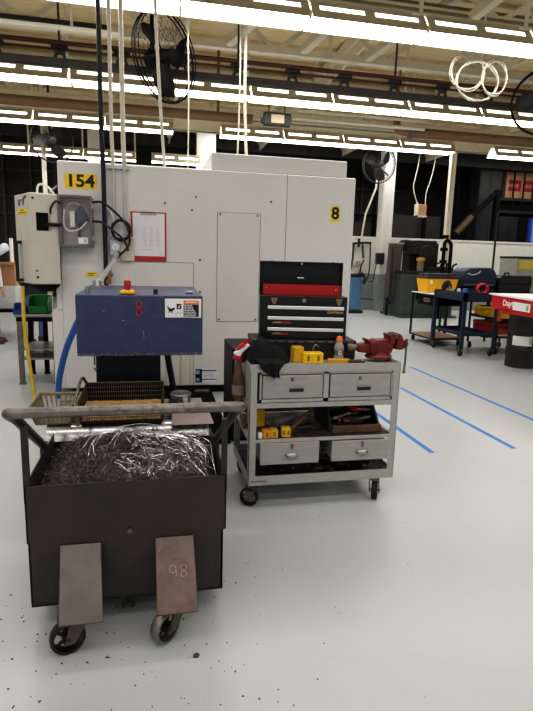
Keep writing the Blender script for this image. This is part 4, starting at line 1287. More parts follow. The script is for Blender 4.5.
for x in (0.80, 1.258):
    m = MB(); m.prism([(x - 0.024, 3.484, 1.34), (x + 0.024, 3.484, 1.34), (x + 0.018, 3.484, 1.318), (x + 0.008, 3.484, 1.295), (x - 0.008, 3.484, 1.295), (x - 0.018, 3.484, 1.318)], (0, 0.004, 0)); m.box(x - 0.01, x + 0.01, 3.476, 3.484, 1.30, 1.33)
    part('latch', m, mat('latch_brass', (150, 132, 100), 0.35, 0.7), t)
m = MB(); m.lathe([(0.013, 3.481), (0.015, 3.487)], (1.01, 0, 1.325), 12, 'Y')
part('lock', m, STEEL, t)
m = MB(); m.box(0.70, 1.318, 3.787, 3.797, 1.352, 1.582); m.box(0.70, 0.705, 3.73, 3.79, 1.352, 1.582); m.box(1.313, 1.318, 3.73, 3.79, 1.352, 1.582); m.box(0.70, 1.318, 3.73, 3.79, 1.577, 1.582)
part('lid', m, TC, t)
m = MB(); m.box(0.985, 1.035, 3.785, 3.787, 1.462, 1.472)
part('lid_badge', m, WHITE, t)
m = MB(); m.lathe([(0.009, 3.725), (0.01, 3.73)], (1.01, 0, 1.568), 10, 'Y'); m.box(0.78, 0.8, 3.74, 3.78, 1.582, 1.587); m.box(1.24, 1.26, 3.74, 3.78, 1.582, 1.587)
part('lid_catch', m, STEEL, t)
m = MB(); m.box(0.725, 1.285, 3.60, 3.604, 1.352, 1.422); m.box(0.725, 1.285, 3.72, 3.724, 1.352, 1.422); m.box(0.725, 0.729, 3.60, 3.72, 1.352, 1.422); m.box(1.281, 1.285, 3.60, 3.72, 1.352, 1.422); m.box(0.725, 1.285, 3.6, 3.72, 1.353, 1.357)
ty = part('tote_tray', m, mat('tray_red', (178, 30, 32), 0.4), t)
m = MB(); m.lathe([(0.008, 3.596), (0.008, 3.6)], (1.25, 0, 1.395), 10, 'Y'); m.lathe([(0.005, 3.597), (0.005, 3.6)], (0.745, 0, 1.4), 8, 'Y')
part('rivet', m, GOLD, ty)

t.rotation_euler.z = math.radians(-10); t.scale = (0.965, 1, 1); t.location.x += 0.022; t.location.z += 0.002
# vise
t = thing('bench_vise', 'red bench vise bolted on the right end of the grey cart', 'vise', (1.52, 3.36, 0.953))
m = MB()
m.lathe([(0.088, 0.953), (0.092, 0.962), (0.082, 0.975), (0.062, 0.985), (0.058, 1.0)], (1.515, 3.37, 0), 20)
part('base', m, REDV, t, smooth=True)
for a in (0.6, 2.4, 4.2, 5.6):
    m = MB(); m.lathe([(0.009, 0.96), (0.009, 0.972)], (1.515 + 0.078 * math.cos(a), 3.37 + 0.078 * math.sin(a), 0), 6)
    part('bolt', m, STEELD, t)
m = MB()
m.prism([(1.445, 3.315, 0.985), (1.585, 3.315, 0.985), (1.60, 3.315, 1.02), (1.6, 3.315, 1.06), (1.455, 3.315, 1.066), (1.42, 3.315, 1.085), (1.41, 3.315, 1.078), (1.432, 3.315, 1.05), (1.436, 3.315, 1.0)], (0, 0.11, 0))
m.prism([(1.455, 3.32, 1.06), (1.58, 3.32, 1.055), (1.575, 3.32, 1.08), (1.47, 3.32, 1.078)], (0, 0.1, 0))
m.prism([(1.565, 3.31, 1.05), (1.605, 3.31, 1.05), (1.612, 3.31, 1.09), (1.585, 3.31, 1.118), (1.565, 3.31, 1.113), (1.575, 3.31, 1.09)], (0, 0.12, 0))
part('body', m, REDV, t, 0.006, smooth=True, seg=2)
m = MB(); m.prism([(1.355, 3.33, 0.995), (1.44, 3.325, 0.985), (1.44, 3.325, 1.055), (1.355, 3.33, 1.045)], (0, 0.085, 0))
part('slide_bar', m, REDV, t, 0.008, smooth=True, seg=2)
m = MB(); m.tube([(1.285, 3.372, 1.022), (1.36, 3.372, 1.022)], 0.021, 14); m.tube([(1.29, 3.372, 1.022), (1.33, 3.372, 1.022)], 0.026, 14)
part('screw_end', m, STEELD, t, smooth=True)
m = MB(); m.prism([(1.614, 3.31, 1.015), (1.665, 3.31, 1.01), (1.673, 3.31, 1.03), (1.673, 3.31, 1.075), (1.66, 3.31, 1.11), (1.636, 3.31, 1.125), (1.618, 3.31, 1.122), (1.618, 3.31, 1.105), (1.628, 3.31, 1.085)], (0, 0.12, 0))
jw = part('moving_jaw', m, REDV, t, 0.008, smooth=True, seg=2)
m = MB(); m.box(1.606, 1.612, 3.305, 3.435, 1.09, 1.118); m.box(1.614, 1.62, 3.305, 3.435, 1.09, 1.118)
part('jaw_plate', m, STEELD, t)
m = MB(); m.tube([(1.605, 3.37, 1.04), (1.70, 3.37, 1.04)], 0.03, 14); m.ball((1.70, 3.36, 1.045), 0.028)
part('screw_head', m, REDV, t, smooth=True)
m = MB(); m.tube([(1.70, 3.33, 1.07), (1.70, 3.33, 1.04), (1.70, 3.328, 0.95), (1.695, 3.326, 0.86)], 0.0075, 8); m.ball((1.695, 3.326, 0.855), 0.012); m.ball((1.70, 3.33, 1.075), 0.012)
part('handle_rod', m, STEELD, t, smooth=True)

# bottle
t = thing('drink_bottle', 'clear sports drink bottle with orange cap on the grey cart', 'bottle', (1.226, 3.36, 0.93))
m = MB(); m.lathe([(0.028, 0.931), (0.034, 0.938), (0.034, 0.965), (0.030, 0.975), (0.030, 1.005), (0.034, 1.015), (0.033, 1.035), (0.022, 1.058), (0.018, 1.064), (0.018, 1.072)], (1.226, 3.36, 0), 22)
part('body', m, mat('bottle_clear', (196, 190, 188), 0.1, alpha=0.55, var=0.0), t, smooth=True)
m = MB(); m.lathe([(0.0305, 0.972), (0.0312, 0.976), (0.0312, 1.004), (0.0305, 1.008)], (1.226, 3.36, 0), 22, cap=False)
lb = part('wrap', m, mat('bottle_wrap', (112, 106, 108), 0.35), t, smooth=True)
textmesh('emblem', 'G', 0.036, (1.222, 3.3265, 0.99), WHITE, lb, X=(0.98, -0.0, 0), bold=0.001)
m = MB(); m.prism([(1.24, 3.3285, 1.001), (1.248, 3.331, 1.0), (1.236, 3.3285, 0.984), (1.232, 3.3285, 0.984)], (0, -0.001, 0))
part('bolt_mark', m, ORANGE, lb)
m = MB(); m.lathe([(0.021, 1.068), (0.023, 1.07), (0.023, 1.084), (0.019, 1.09), (0.016, 1.1), (0.01, 1.102)], (1.226, 3.36, 0), 20)
part('cap', m, mat('cap_orange', (240, 120, 34), 0.35), t, smooth=True)
# yellow blocks and things along the front
def block(lb, c, size, rz, mt, cat='block', nm='yellow_block', holes=0, group=None):
    t = thing(nm, lb, cat, (c[0], c[1], c[2]), group)
    m = MB(); m.M = Matrix.Translation(Vector(c)) @ Matrix.Rotation(rz, 4, 'Z')
    a, b, d = size
    m.box(-a / 2, a / 2, -b / 2, b / 2, 0, d)
    part('body', m, mt, t, 0.004)
    for k in range(holes):
        m = MB(); m.M = Matrix.Translation(Vector(c)) @ Matrix.Rotation(rz, 4, 'Z')
        xx = -a / 2 + a * (k + 0.5) / holes
        m.box(xx - 0.008, xx + 0.008, -b / 2 - 0.0015, -b / 2 + 0.001, d * 0.25, d * 0.75)
        part('slot', m, mat('slot_brown', (150, 110, 30), 0.6), t)
    return t
YT2 = mat('block_ochre', (214, 168, 40), 0.5, var=0.15, scale=40)
block('taller ochre yellow block next to the black cloth on the cart top', (0.935, 3.36, 0.93), (0.07, 0.07, 0.105), 0.1, YT2, holes=0)
block('lower bright yellow block right of the ochre block on the cart top', (1.03, 3.33, 0.93), (0.135, 0.08, 0.07), -0.06, YTOOL, holes=2)
block('flat yellow tool lying left of the vise beside the bottle', (1.2, 3.28, 0.93), (0.15, 0.045, 0.032), -0.16, mat('wood_yellow', (206, 160, 60), 0.5), 'tool', 'flat_tool')
m = MB(); m.tube([(1.255, 3.245, 0.947), (1.34, 3.24, 0.947)], 0.016, 12); m.tube([(1.34, 3.24, 0.947), (1.365, 3.238, 0.947)], 0.01, 10)
tag(part('maroon_tool', m, mat('handle_maroon', (70, 26, 34), 0.4), smooth=True), 'dark maroon round tool handle lying at the front edge of the cart', 'tool')
t = thing('steel_hook', 'small bent steel hook standing behind the yellow block', 'hook', (1.08, 3.42, 0.93))
m = MB(); m.tube([(1.06, 3.42, 0.93), (1.065, 3.42, 1.01), (1.08, 3.42, 1.035), (1.1, 3.42, 1.02)], 0.006, 8, smooth_n=4)
part('rod', m, STEEL, t, smooth=True)
# black cloth draped over front lip
t = thing('black_jacket', 'crumpled black cloth draped over the left front of the grey cart', 'cloth', (0.72, 3.3, 0.93))
CL = mat('cloth_black', (20, 20, 24), 0.9, var=0.25, scale=20, bump=0.4)
m = MB()
def clothz(u, v):
    a = 2 * PI * u
    rr = v
    x = 0.705 + 0.15 * rr * math.cos(a) * (1 + 0.2 * math.sin(3 * a + 1)); y_ = 3.335 + 0.12 * rr * math.sin(a) * (1 + 0.12 * math.cos(2 * a))
    h = 0.932 + 0.135 * (max(0, 1 - rr ** 3.2) ** 0.8) * (1 + 0.25 * math.cos(a + 2.4)) + 0.05 * noise.noise((x * 17, y_ * 17, 4)) * (1.05 - rr) + 0.02 * noise.noise((x * 45, y_ * 45, 9)) * (1.1 - rr) + 0.006
    return (x, max(3.19, y_), max(0.9315, h))
m.grid(clothz, 48, 16)
part('folds', m, CL, t, smooth=True)
m = MB()
def drape(u, v):
    w_ = 0.088 * (1 - 0.75 * v ** 2.2) * (0.9 + 0.1 * math.sin(v * 5))
    x = 0.655 + 0.04 + 0.05 * v + (u - 0.5) * 2 * w_ + 0.01 * math.sin(v * 7)
    s_ = v * 0.235
    lip = 0.09
    if s_ < lip:
        y_ = 3.25 - s_; z = 0.98 - 0.012 * (s_ / lip) + 0.0
        y_ = 3.25 - s_ * 1.0
    else:
        y_ = 3.158 - 0.006; z = 0.968 - (s_ - lip) * 0.62
    y_ += 0.012 * math.sin(u * 11 + v * 5) - 0.006
    return (x, min(y_, 3.26), z - (0.02 * abs(u - 0.5) if v > 0.4 else 0))
m.grid(drape, 24, 24)
part('hanging_corner', m, CL, t, smooth=True)
# red rag and spray bottle at left side
t = thing('red_rag', 'red cloth rag bunched at the left rear corner of the cart top', 'rag', (0.64, 3.5, 0.93))
m = MB()
def rag(u, v):
    a = 2 * PI * u
    x = 0.625 + 0.085 * v * math.cos(a); y_ = 3.56 + 0.07 * v * math.sin(a)
    return (x, y_, 0.937 + 0.085 * max(0, 1 - v ** 2) * (1 + 0.3 * math.sin(3 * a)) + 0.012 * noise.noise((x * 40, y_ * 40, 2)))
m.grid(rag, 30, 10)
part('folds', m, mat('rag_red', (196, 36, 38), 0.85, var=0.15, scale=30), t, smooth=True)
t = thing('spray_bottle', 'dark spray bottle with red and white trigger hung on the left side of the cart', 'spray bottle', (0.54, 3.34, 0.70))
m = MB(); m.lathe([(0.034, 0.70), (0.04, 0.708), (0.041, 0.80), (0.036, 0.845), (0.024, 0.90), (0.015, 0.925), (0.014, 0.955)], (0.54, 3.34, 0), 20)
part('body', m, mat('bottle_amber', (96, 74, 62), 0.25, var=0.15, scale=30), t, smooth=True)
m = MB(); m.lathe([(0.0405, 0.725), (0.042, 0.73), (0.042, 0.785), (0.0405, 0.79)], (0.54, 3.34, 0), 20, cap=False)
part('sticker', m, mat('old_label', (140, 122, 104), 0.6, var=0.3, scale=40), t, smooth=True)
m = MB(); m.lathe([(0.018, 0.95), (0.019, 0.953), (0.019, 0.975), (0.014, 0.98)], (0.54, 3.34, 0), 16)
part('collar', m, RED, t, smooth=True)
m = MB(); m.prism([(0.53, 3.325, 0.978), (0.55, 3.325, 0.978), (0.562, 3.325, 1.0), (0.612, 3.325, 1.045), (0.60, 3.325, 1.058), (0.545, 3.325, 1.018), (0.505, 3.325, 1.002), (0.505, 3.325, 0.992)], (0, 0.028, 0))
part('spray_head', m, WHITE, t, 0.004)
m = MB(); m.prism([(0.51, 3.33, 0.994), (0.52, 3.33, 0.99), (0.506, 3.33, 0.955), (0.497, 3.33, 0.96)], (0, 0.018, 0)); m.prism([(0.535, 3.322, 1.02), (0.585, 3.322, 1.05), (0.56, 3.322, 1.062), (0.53, 3.322, 1.04)], (0, 0.03, 0))
part('trigger', m, RED, t, 0.003)
m = MB(); m.tube([(0.54, 3.34, 0.93), (0.57, 3.36, 0.935), (0.586, 3.37, 0.94)], 0.006, 6)
part('hook', m, STEELD, t)

# ---- middle shelf
Zs = 0.464
t = thing('metal_canister', 'grey cylinder lying tilted on the middle shelf of the cart', 'canister', (0.85, 3.4, Zs))
m = MB(); m.tube([(0.79, 3.38, Zs + 0.038), (0.93, 3.44, Zs + 0.062)], 0.036, 18); m.tube([(0.935, 3.442, Zs + 0.063), (0.955, 3.45, Zs + 0.066)], 0.03, 18)
part('body', m, mat('canister_grey', (136, 136, 136), 0.4, 0.3), t, smooth=True)
t = thing('hammer', 'hammer with worn wooden handle leaning on the middle shelf', 'hammer', (0.98, 3.42, Zs))
m = MB(); m.tube([(0.89, 3.3, Zs + 0.016), (1.08, 3.45, Zs + 0.1)], lambda u: 0.012 + 0.005 * u, 10)
part('handle', m, WOOD, t, smooth=True)
m = MB(); m.cbox((0.885, 3.297, Zs + 0.022), (0.03, 0.09, 0.03), (0, 0, 0.5))
part('head', m, STEELD, t, 0.004)
block('leftmost orange-yellow insert box at the front of the middle shelf', (0.705, 3.21, Zs), (0.05, 0.05, 0.055), 0.1, mat('box_orange', (224, 150, 36), 0.5), 'box', 'insert_box', 1)
block('middle yellow insert box in the row of three on the middle shelf', (0.757, 3.215, Zs), (0.05, 0.055, 0.058), 0.0, YT2, 'box', 'insert_box', 1)
block('rightmost bright yellow insert box on the middle shelf', (0.84, 3.225, Zs), (0.06, 0.06, 0.062), -0.12, YTOOL, 'box', 'insert_box', 2)
block('yellow case standing far back at the left end of the middle shelf', (0.69, 3.48, Zs), (0.11, 0.09, 0.12), 0.0, YTOOL, 'case', 'yellow_case', 0)
block('white jar-like block at the left front corner of the middle shelf', (0.663, 3.2, Zs), (0.028, 0.03, 0.04), 0.2, WHITE, 'block', 'white_block', 0)
t = thing('tool_tray', 'open wooden-fronted tray full of tools at right on the middle shelf', 'tray', (1.37, 3.4, Zs))
m = MB(); m.box(1.165, 1.51, 3.235, 3.25, Zs, Zs + 0.05)
part('front_board', m, WOODD, t, 0.002)
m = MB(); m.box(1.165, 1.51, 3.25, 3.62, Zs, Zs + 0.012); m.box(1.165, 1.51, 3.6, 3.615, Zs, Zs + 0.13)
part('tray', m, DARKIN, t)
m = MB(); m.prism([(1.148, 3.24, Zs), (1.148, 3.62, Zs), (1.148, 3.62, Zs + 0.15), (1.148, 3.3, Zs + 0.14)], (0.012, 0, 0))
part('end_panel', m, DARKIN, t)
m = MB(); m.prism([(1.505, 3.24, Zs), (1.505, 3.62, Zs), (1.505, 3.62, Zs + 0.17), (1.505, 3.42, Zs + 0.17)], (0.014, 0, 0)); 
part('end_panel', m, BLACK, t)
rnd = random.Random(21)
def pliers(lb, c, rz, tilt, hm, L=0.2, nm='pliers'):
    t = thing(nm, lb, 'pliers', c)
    M = Matrix.Translation(Vector(c)) @ Matrix.Rotation(rz, 4, 'Z') @ Matrix.Rotation(tilt, 4, 'Y')
    m = MB(); m.M = M
    m.tube([(-L * 0.1, 0.006, 0.01), (L * 0.2, 0.012, 0.01), (L * 0.4, 0.003, 0.01)], 0.008, 8); m.tube([(-L * 0.1, -0.006, 0.01), (L * 0.2, -0.012, 0.01), (L * 0.4, -0.003, 0.01)], 0.008, 8); m.cyl((0.01, 0, 0.002), (0.01, 0, 0.02), 0.016)
    part('jaw', m, STEELD, t, smooth=True)
    for s in (-1, 1):
        m = MB(); m.M = M
        m.tube([(-L * 0.08, 0.008 * s, 0.01), (-L * 0.3, 0.026 * s, 0.012), (-L * 0.55, 0.02 * s, 0.012)], 0.009, 8, smooth_n=4)
        part('handle', m, hm, t, smooth=True)
pliers('red-handled pliers on top of the tool tray, nearest the right end', (1.44, 3.4, Zs + 0.10), 0.15, 0.1, RED)
pliers('red-handled pliers lying lower at the left of the tool tray', (1.30, 3.33, Zs + 0.055), 0.9, 0.15, mat('grip_red2', (160, 40, 36), 0.5))
pliers('steel pliers with black grips across the tool tray', (1.38, 3.31, Zs + 0.062), 0.25, -0.05, BLACK, 0.22)
def wrench(lb, a, b, r_, mt, grp=None):
    t = thing('wrench', lb, 'wrench', ((a[0] + b[0]) / 2, (a[1] + b[1]) / 2, min(a[2], b[2])), grp)
    m = MB(); m.tube([a, b], r_, 8, flat=0.5)
    part('shank', m, mt, t, smooth=True)
    m = MB(); d = (Vector(b) - Vector(a)).normalized()
    for q in (Vector(a), Vector(b)):
        m.cyl(q - Vector((0, 0, r_ * 0.7)), q + Vector((0, 0, r_ * 0.7)), r_ * 2.0, seg=10)
    part('head', m, mt, t)
DK = mat('old_tool', (84, 78, 72), 0.45, 0.6, var=0.3, scale=30)
for i in range(9):
    x = 1.2 + rnd.random() * 0.26; y_ = 3.29 + rnd.random() * 0.26
    a = rnd.uniform(-0.5, 0.5); L = rnd.uniform(0.05, 0.09)
    z = Zs + 0.03 + 0.011 * i
    wrench('worn steel wrench among the tools piled in the wooden-fronted tray', (x - L * math.cos(a), y_ - L * math.sin(a), z), (x + L * math.cos(a), y_ + L * math.sin(a), z + rnd.uniform(-0.01, 0.02)), rnd.uniform(0.006, 0.01), DK if i % 3 else STEEL, 'wrenches piled in the tool tray')
for i in range(9):
    x = 0.95 + rnd.random() * 0.12; y_ = 3.24 + rnd.random() * 0.2
    a = rnd.uniform(0, PI); L = rnd.uniform(0.03, 0.06); z = Zs + 0.01 + 0.006 * i
    wrench('small dark wrench lying loose in the middle of the cart shelf', (x - L * math.cos(a), y_ - L * math.sin(a), z), (x + L * math.cos(a), y_ + L * math.sin(a), z), 0.006, DK, 'loose wrenches on the middle shelf')
# ---- bottom shelf junk
Zb = 0.173
for i in range(34):
    x = 0.66 + rnd.random() * 0.8; y_ = 3.24 + rnd.random() * 0.34
    a = rnd.uniform(0, PI); L = rnd.uniform(0.02, 0.07); z = Zb + 0.012 + rnd.random() * 0.06
    x = min(max(x, 0.64 + L), 1.5 - L)
    m = MB()
    if i % 3 == 0:
        m.cbox((x, y_, z), (L * 1.4, 0.03, 0.02), (rnd.uniform(-0.3, 0.3), rnd.uniform(-0.3, 0.3), a))
    else:
        m.tube([(x - L * math.cos(a), y_ - L * math.sin(a), z), (x + L * math.cos(a), y_ + L * math.sin(a), z + rnd.uniform(-0.02, 0.02))], rnd.uniform(0.006, 0.014), 8)
    col = rnd.choice([DK, DK, DARKIN, STEELD, mat('junk_brown', (96, 70, 52), 0.6), mat('junk_red', (130, 40, 36), 0.5)])
    tag(part('scrap_part', m, col, None, 0.001), 'dark machine part jumbled on the bottom shelf of the grey cart', 'machine part', 'machine parts jumbled on the bottom shelf')
t = thing('blue_bin', 'dark blue plastic tray at the right end of the cart bottom shelf', 'tray', (1.42, 3.5, Zb))
m = MB(); m.box(1.28, 1.53, 3.42, 3.43, Zb, Zb + 0.10); m.box(1.28, 1.53, 3.68, 3.69, Zb, Zb + 0.1); m.box(1.28, 1.29, 3.43, 3.68, Zb, Zb + 0.1); m.box(1.52, 1.53, 3.43, 3.68, Zb, Zb + 0.1); m.box(1.29, 1.52, 3.43, 3.68, Zb, Zb + 0.01)
part('bin', m, mat('bin_navy', (34, 44, 110), 0.5), t)
m = MB(); m.box(1.37, 1.43, 3.418, 3.42, Zb + 0.05, Zb + 0.07)
part('label', m, RED, t)
m = MB(); m.cbox((1.548, 3.35, Zb + 0.095), (0.03, 0.05, 0.03), (0.2, 0.3, 0.4))
tag(part('white_tag', m, WHITE), 'small white tag at the right end of the bottom shelf opening', 'tag')
m = MB(); m.tube([(0.60, 3.4, Zs + 0.015), (0.615, 3.62, Zs + 0.02)], 0.014, 8)
tag(part('rod', m, DK), 'dark round bar at the left rear edge of the middle shelf', 'rod')
# ================================================================== BEHIND THE CART
t = thing('black_cabinet', 'low black cabinet standing on the floor behind the grey cart', 'cabinet', (1.1, 4.7, 0))
m = MB(); m.box(0.665, 1.5, 4.45, 5.0, 0.03, 0.84)
part('body', m, mat('cabinet_black', (14, 14, 15), 0.6), t, 0.006)
m = MB(); m.box(0.69, 1.08, 4.44, 4.45, 0.08, 0.8); m.box(1.115, 1.47, 4.44, 4.45, 0.08, 0.8)
part('door', m, mat('cabinet_black', (14, 14, 15), 0.6), t, 0.004)
m = MB(); m.box(0.68, 1.48, 4.47, 4.98, 0.0, 0.03)
part('plinth', m, BLACKM, t)

# ================================================================== RIGHT BACKGROUND
NB = mat('navy_cart', (32, 48, 70), 0.45, 0.1, var=0.1)
def wheel_set(t, pts, r_, mt):
    for (x, y_) in pts:
        m = MB(); m.box(x - 0.02, x + 0.02, y_ - 0.02, y_ + 0.02, r_ * 2 - 0.03, r_ * 2 + 0.02); m.prism([(x - 0.024, y_ - 0.02, r_ * 2 - 0.01), (x - 0.024, y_ + 0.03, r_ * 2 - 0.01), (x - 0.024, y_ + 0.012, r_ - 0.01), (x - 0.024, y_ - 0.012, r_ - 0.01)], (0.006, 0, 0)); m.prism([(x + 0.018, y_ - 0.02, r_ * 2 - 0.01), (x + 0.018, y_ + 0.03, r_ * 2 - 0.01), (x + 0.018, y_ + 0.012, r_ - 0.01), (x + 0.018, y_ - 0.012, r_ - 0.01)], (0.006, 0, 0))
        c_ = part('caster', m, STEELD, t)
        m = MB(); m.lathe([(r_ * 0.4, -0.017), (r_ * 0.95, -0.017), (r_, -0.01), (r_, 0.01), (r_ * 0.95, 0.017), (r_ * 0.4, 0.017)], (x, y_, r_), 16, 'X')
        part('wheel', m, mt, c_, smooth=True)
def tray(x0, x1, y0, y1, z0, z1, w_=0.012):
    m = MB(); m.box(x0, x1, y0, y1, z0, z0 + w_)
    m.box(x0, x1, y0, y0 + w_, z0, z1); m.box(x0, x1, y1 - w_, y1, z0, z1); m.box(x0, x0 + w_, y0, y1, z0, z1); m.box(x1 - w_, x1, y0, y1, z0, z1)
    return m
# navy service cart
t = thing('service_cart', 'navy blue two-shelf service cart on casters, nearest of the carts at right', 'cart', (5.57, 8.8, 0))
part('top_tray', tray(5.25, 5.9, 8.27, 9.3, 0.96, 1.12), NB, t)
part('lower_shelf', tray(5.26, 5.89, 8.28, 9.29, 0.36, 0.42), NB, t)
for x in (5.25, 5.85):
    for y_ in (8.27, 9.25):
        m = MB(); m.box(x, x + 0.055, y_, y_ + 0.006, 0.13, 1.1); m.box(x if x < 5.5 else x + 0.049, x + 0.006 if x < 5.5 else x + 0.055, y_, y_ + 0.055, 0.13, 1.1); m.box(x, x + 0.055, y_, y_ + 0.055, 0.125, 0.14)
        part('leg', m, NB, t)
wheel_set(t, [(5.28, 8.32), (5.87, 8.32), (5.28, 9.24), (5.87, 9.24)], 0.058, RUBBER)
small = [('green glove bundle', 'glove', (5.34, 8.86), (0.09, 0.1, 0.05), (84, 170, 90)), ('white paper cup', 'cup', (5.4, 8.72), (0.07, 0.07, 0.07), (230, 230, 226)), ('red box', 'box', (5.33, 8.98), (0.08, 0.08, 0.06), (206, 70, 60)), ('blue bottle', 'bottle', (5.42, 8.55), (0.1, 0.12, 0.08), (50, 110, 190))]
for lb, cat, (x, y_), (a, b, d), col in small:
    m = MB(); m.lathe([(a * 0.42, 1.012), (a * 0.5, 1.03), (a * 0.5, 1.012 + d * 0.7 + 0.07), (a * 0.36, 1.012 + d + 0.08), (a * 0.2, 1.012 + d + 0.085)], (x, y_, 0), 10)
    tag(part(lb.replace(' ', '_'), m, mat('c_' + cat + str(col[0]), col, 0.5), smooth=True), 'small ' + lb + ' lying in the top tray of the navy cart', cat)
t = thing('cord_reel', 'bundle of bright red cord on the right end of the navy cart', 'cord', (5.83, 8.6, 1.01))
m = MB()
m.tube([(5.8 + 0.1 * math.cos(k * 0.5), 8.62 + 0.03 * math.sin(k * 1.3), 1.17 + 0.09 * math.sin(k * 0.5)) for k in range(40)], 0.018, 6)
part('loops', m, mat('cord_red', (214, 40, 66), 0.5), t, smooth=True)
m = MB(); m.box(5.76, 5.88, 8.56, 8.66, 1.012, 1.1)
part('base', m, BLACK, t)
t = thing('grinding_wheel', 'black round wheel-like tool standing at the left end of the navy cart', 'tool', (5.42, 9.12, 1.01))
m = MB(); m.M = Matrix.Translation((5.4, 9.14, 1.155)) @ Matrix.Rotation(0.5, 4, 'Z')
m.lathe([(0.03, -0.05), (0.1, -0.05), (0.14, -0.02), (0.14, 0.02), (0.1, 0.05), (0.03, 0.05)], (0, 0, 0), 20, 'Y')
part('rim', m, BLACK, t, smooth=True)
m = MB(); m.M = Matrix.Translation((5.4, 9.14, 1.155)) @ Matrix.Rotation(0.5, 4, 'Z')
m.lathe([(0.035, -0.06), (0.035, 0.06)], (0, 0, 0), 14, 'Y')
part('hub', m, STEEL, t)
# platform cart with yellow tote
t = thing('platform_cart', 'black framed cart with a wooden bottom deck, carrying the yellow tote', 'cart', (5.65, 9.9, 0))
m = MB(); m.box(5.3, 6.0, 9.38, 10.3, 0.125, 0.15)
part('frame', m, BLACK, t)
m = MB(); m.box(5.31, 5.99, 9.39, 10.29, 0.15, 0.165)
part('deck', m, WOOD, t)
m = MB(); m.box(5.3, 6.0, 9.38, 10.3, 0.985, 1.0)
m.mi = 1; m.box(5.29, 6.01, 9.37, 10.31, 1.0, 1.018)
part('top_shelf', m, [BLACK, WHITE], t)
for x in (5.3, 5.965):
    for y_ in (9.38, 10.265):
        m = MB(); m.box(x, x + 0.035, y_, y_ + 0.035, 0.14, 0.99)
        part('post', m, BLACK, t)
m = MB(); m.box(5.34, 5.95, 9.5, 10.1, 0.78, 0.985)
d = part('drawer_box', m, BLACKM, t, 0.006)
m = MB(); m.box(5.336, 5.34, 9.62, 9.86, 0.845, 0.915); m.mi = 1; m.box(5.3345, 5.336, 9.64, 9.84, 0.865, 0.895)
part('nameplate', m, [mat('plate_tan', (150, 130, 110), 0.5), INK], d)
wheel_set(t, [(5.36, 9.45), (5.94, 9.45), (5.36, 10.23), (5.94, 10.23)], 0.056, RUBBER)
t = thing('storage_tote', 'bright yellow storage tote with a dark lid on the platform cart', 'tote', (5.62, 9.95, 1.018))
m = MB()
lo = [(5.34, 9.74), (5.94, 9.74), (5.94, 10.12), (5.34, 10.12)]; hi = [(5.3, 9.7), (5.98, 9.7), (5.98, 10.16), (5.3, 10.16)]
a = [m._v((x, y_, 1.019)) for x, y_ in lo]; b = [m._v((x, y_, 1.30)) for x, y_ in hi]
m._f(a[::-1]); m._f(b)
for i in range(4): m._f([a[i], a[(i + 1) % 4], b[(i + 1) % 4], b[i]])
part('body', m, mat('tote_yellow', (246, 182, 26), 0.45, var=0.05), t, 0.008)
m = MB(); m.box(5.285, 5.995, 9.685, 10.175, 1.30, 1.345); m.box(5.32, 5.96, 9.72, 10.14, 1.345, 1.40)
part('lid', m, mat('tote_lid', (58, 54, 52), 0.5), t, 0.008)
m = MB(); m.box(5.36, 5.42, 9.695, 9.715, 1.2, 1.27)
part('sticker', m, WHITE, t)
# black wire rack cart with red and yellow cases
t = thing('rack_cart', 'black open rack cart holding red and yellow cases behind the drum', 'cart', (6.35, 8.9, 0))
for z in (0.3, 0.62, 0.95):
    part('shelf', tray(6.02, 6.75, 8.4, 9.3, z, z + 0.04), BLACK, t)
for x in (6.02, 6.38, 6.715):
    for y_ in (8.4, 9.265):
        m = MB(); m.box(x, x + 0.03, y_, y_ + 0.03, 0.11, 1.0)
        part('post', m, BLACK, t)
wheel_set(t, [(6.06, 8.44), (6.71, 8.44), (6.06, 9.25), (6.71, 9.25)], 0.05, RUBBER)
def case(lb, x0, x1, y0, y1, z0, z1, mt, nm):
    t = thing(nm, lb, 'case', ((x0 + x1) / 2, (y0 + y1) / 2, z0))
    m = MB(); m.box(x0, x1, y0, y1, z0, z0 + (z1 - z0) * 0.7); part('body', m, mt, t, 0.01)
    m = MB(); m.box(x0 - 0.004, x1 + 0.004, y0 - 0.004, y1 + 0.004, z0 + (z1 - z0) * 0.72, z1); part('lid', m, mt, t, 0.01)
    m = MB(); xm = (x0 + x1) / 2; m.box(xm - 0.06, xm + 0.06, y0 - 0.015, y0 - 0.004, z0 + (z1 - z0) * 0.55, z0 + (z1 - z0) * 0.7); part('latch', m, BLACK, t)
case('red case with pale label on the lowest shelf of the black rack cart', 6.06, 6.6, 8.5, 9.2, 0.315, 0.56, mat('case_red', (170, 30, 34), 0.45), 'red_case')
case('yellow power tool case on the middle shelf of the black rack cart', 6.06, 6.42, 8.5, 9.2, 0.634, 0.84, mat('case_yellow', (244, 200, 24), 0.45), 'yellow_case')
case('yellow and black case right of its twin on the middle shelf', 6.46, 6.7, 8.5, 9.2, 0.634, 0.8, mat('case_yellow', (244, 200, 24), 0.45), 'yellow_case')
m = MB(); m.box(6.1, 6.6, 8.46, 8.49, 0.32, 0.36)
tag(part('cream_board', m, mat('cream', (226, 216, 196), 0.6)), 'cream strip leaning before the red case on the lowest rack shelf', 'board')
m = MB(); m.tube([(6.0, 8.36, 0.62), (6.0, 8.36, 0.98)], 0.045, 10); m.tube([(6.0, 8.36, 0.98), (6.0, 8.36, 1.03)], 0.03, 10)
tag(part('orange_tube', m, mat('tube_orange', (226, 96, 44), 0.5), smooth=True), 'orange upright tube strapped at the left front of the black rack cart', 'tube')
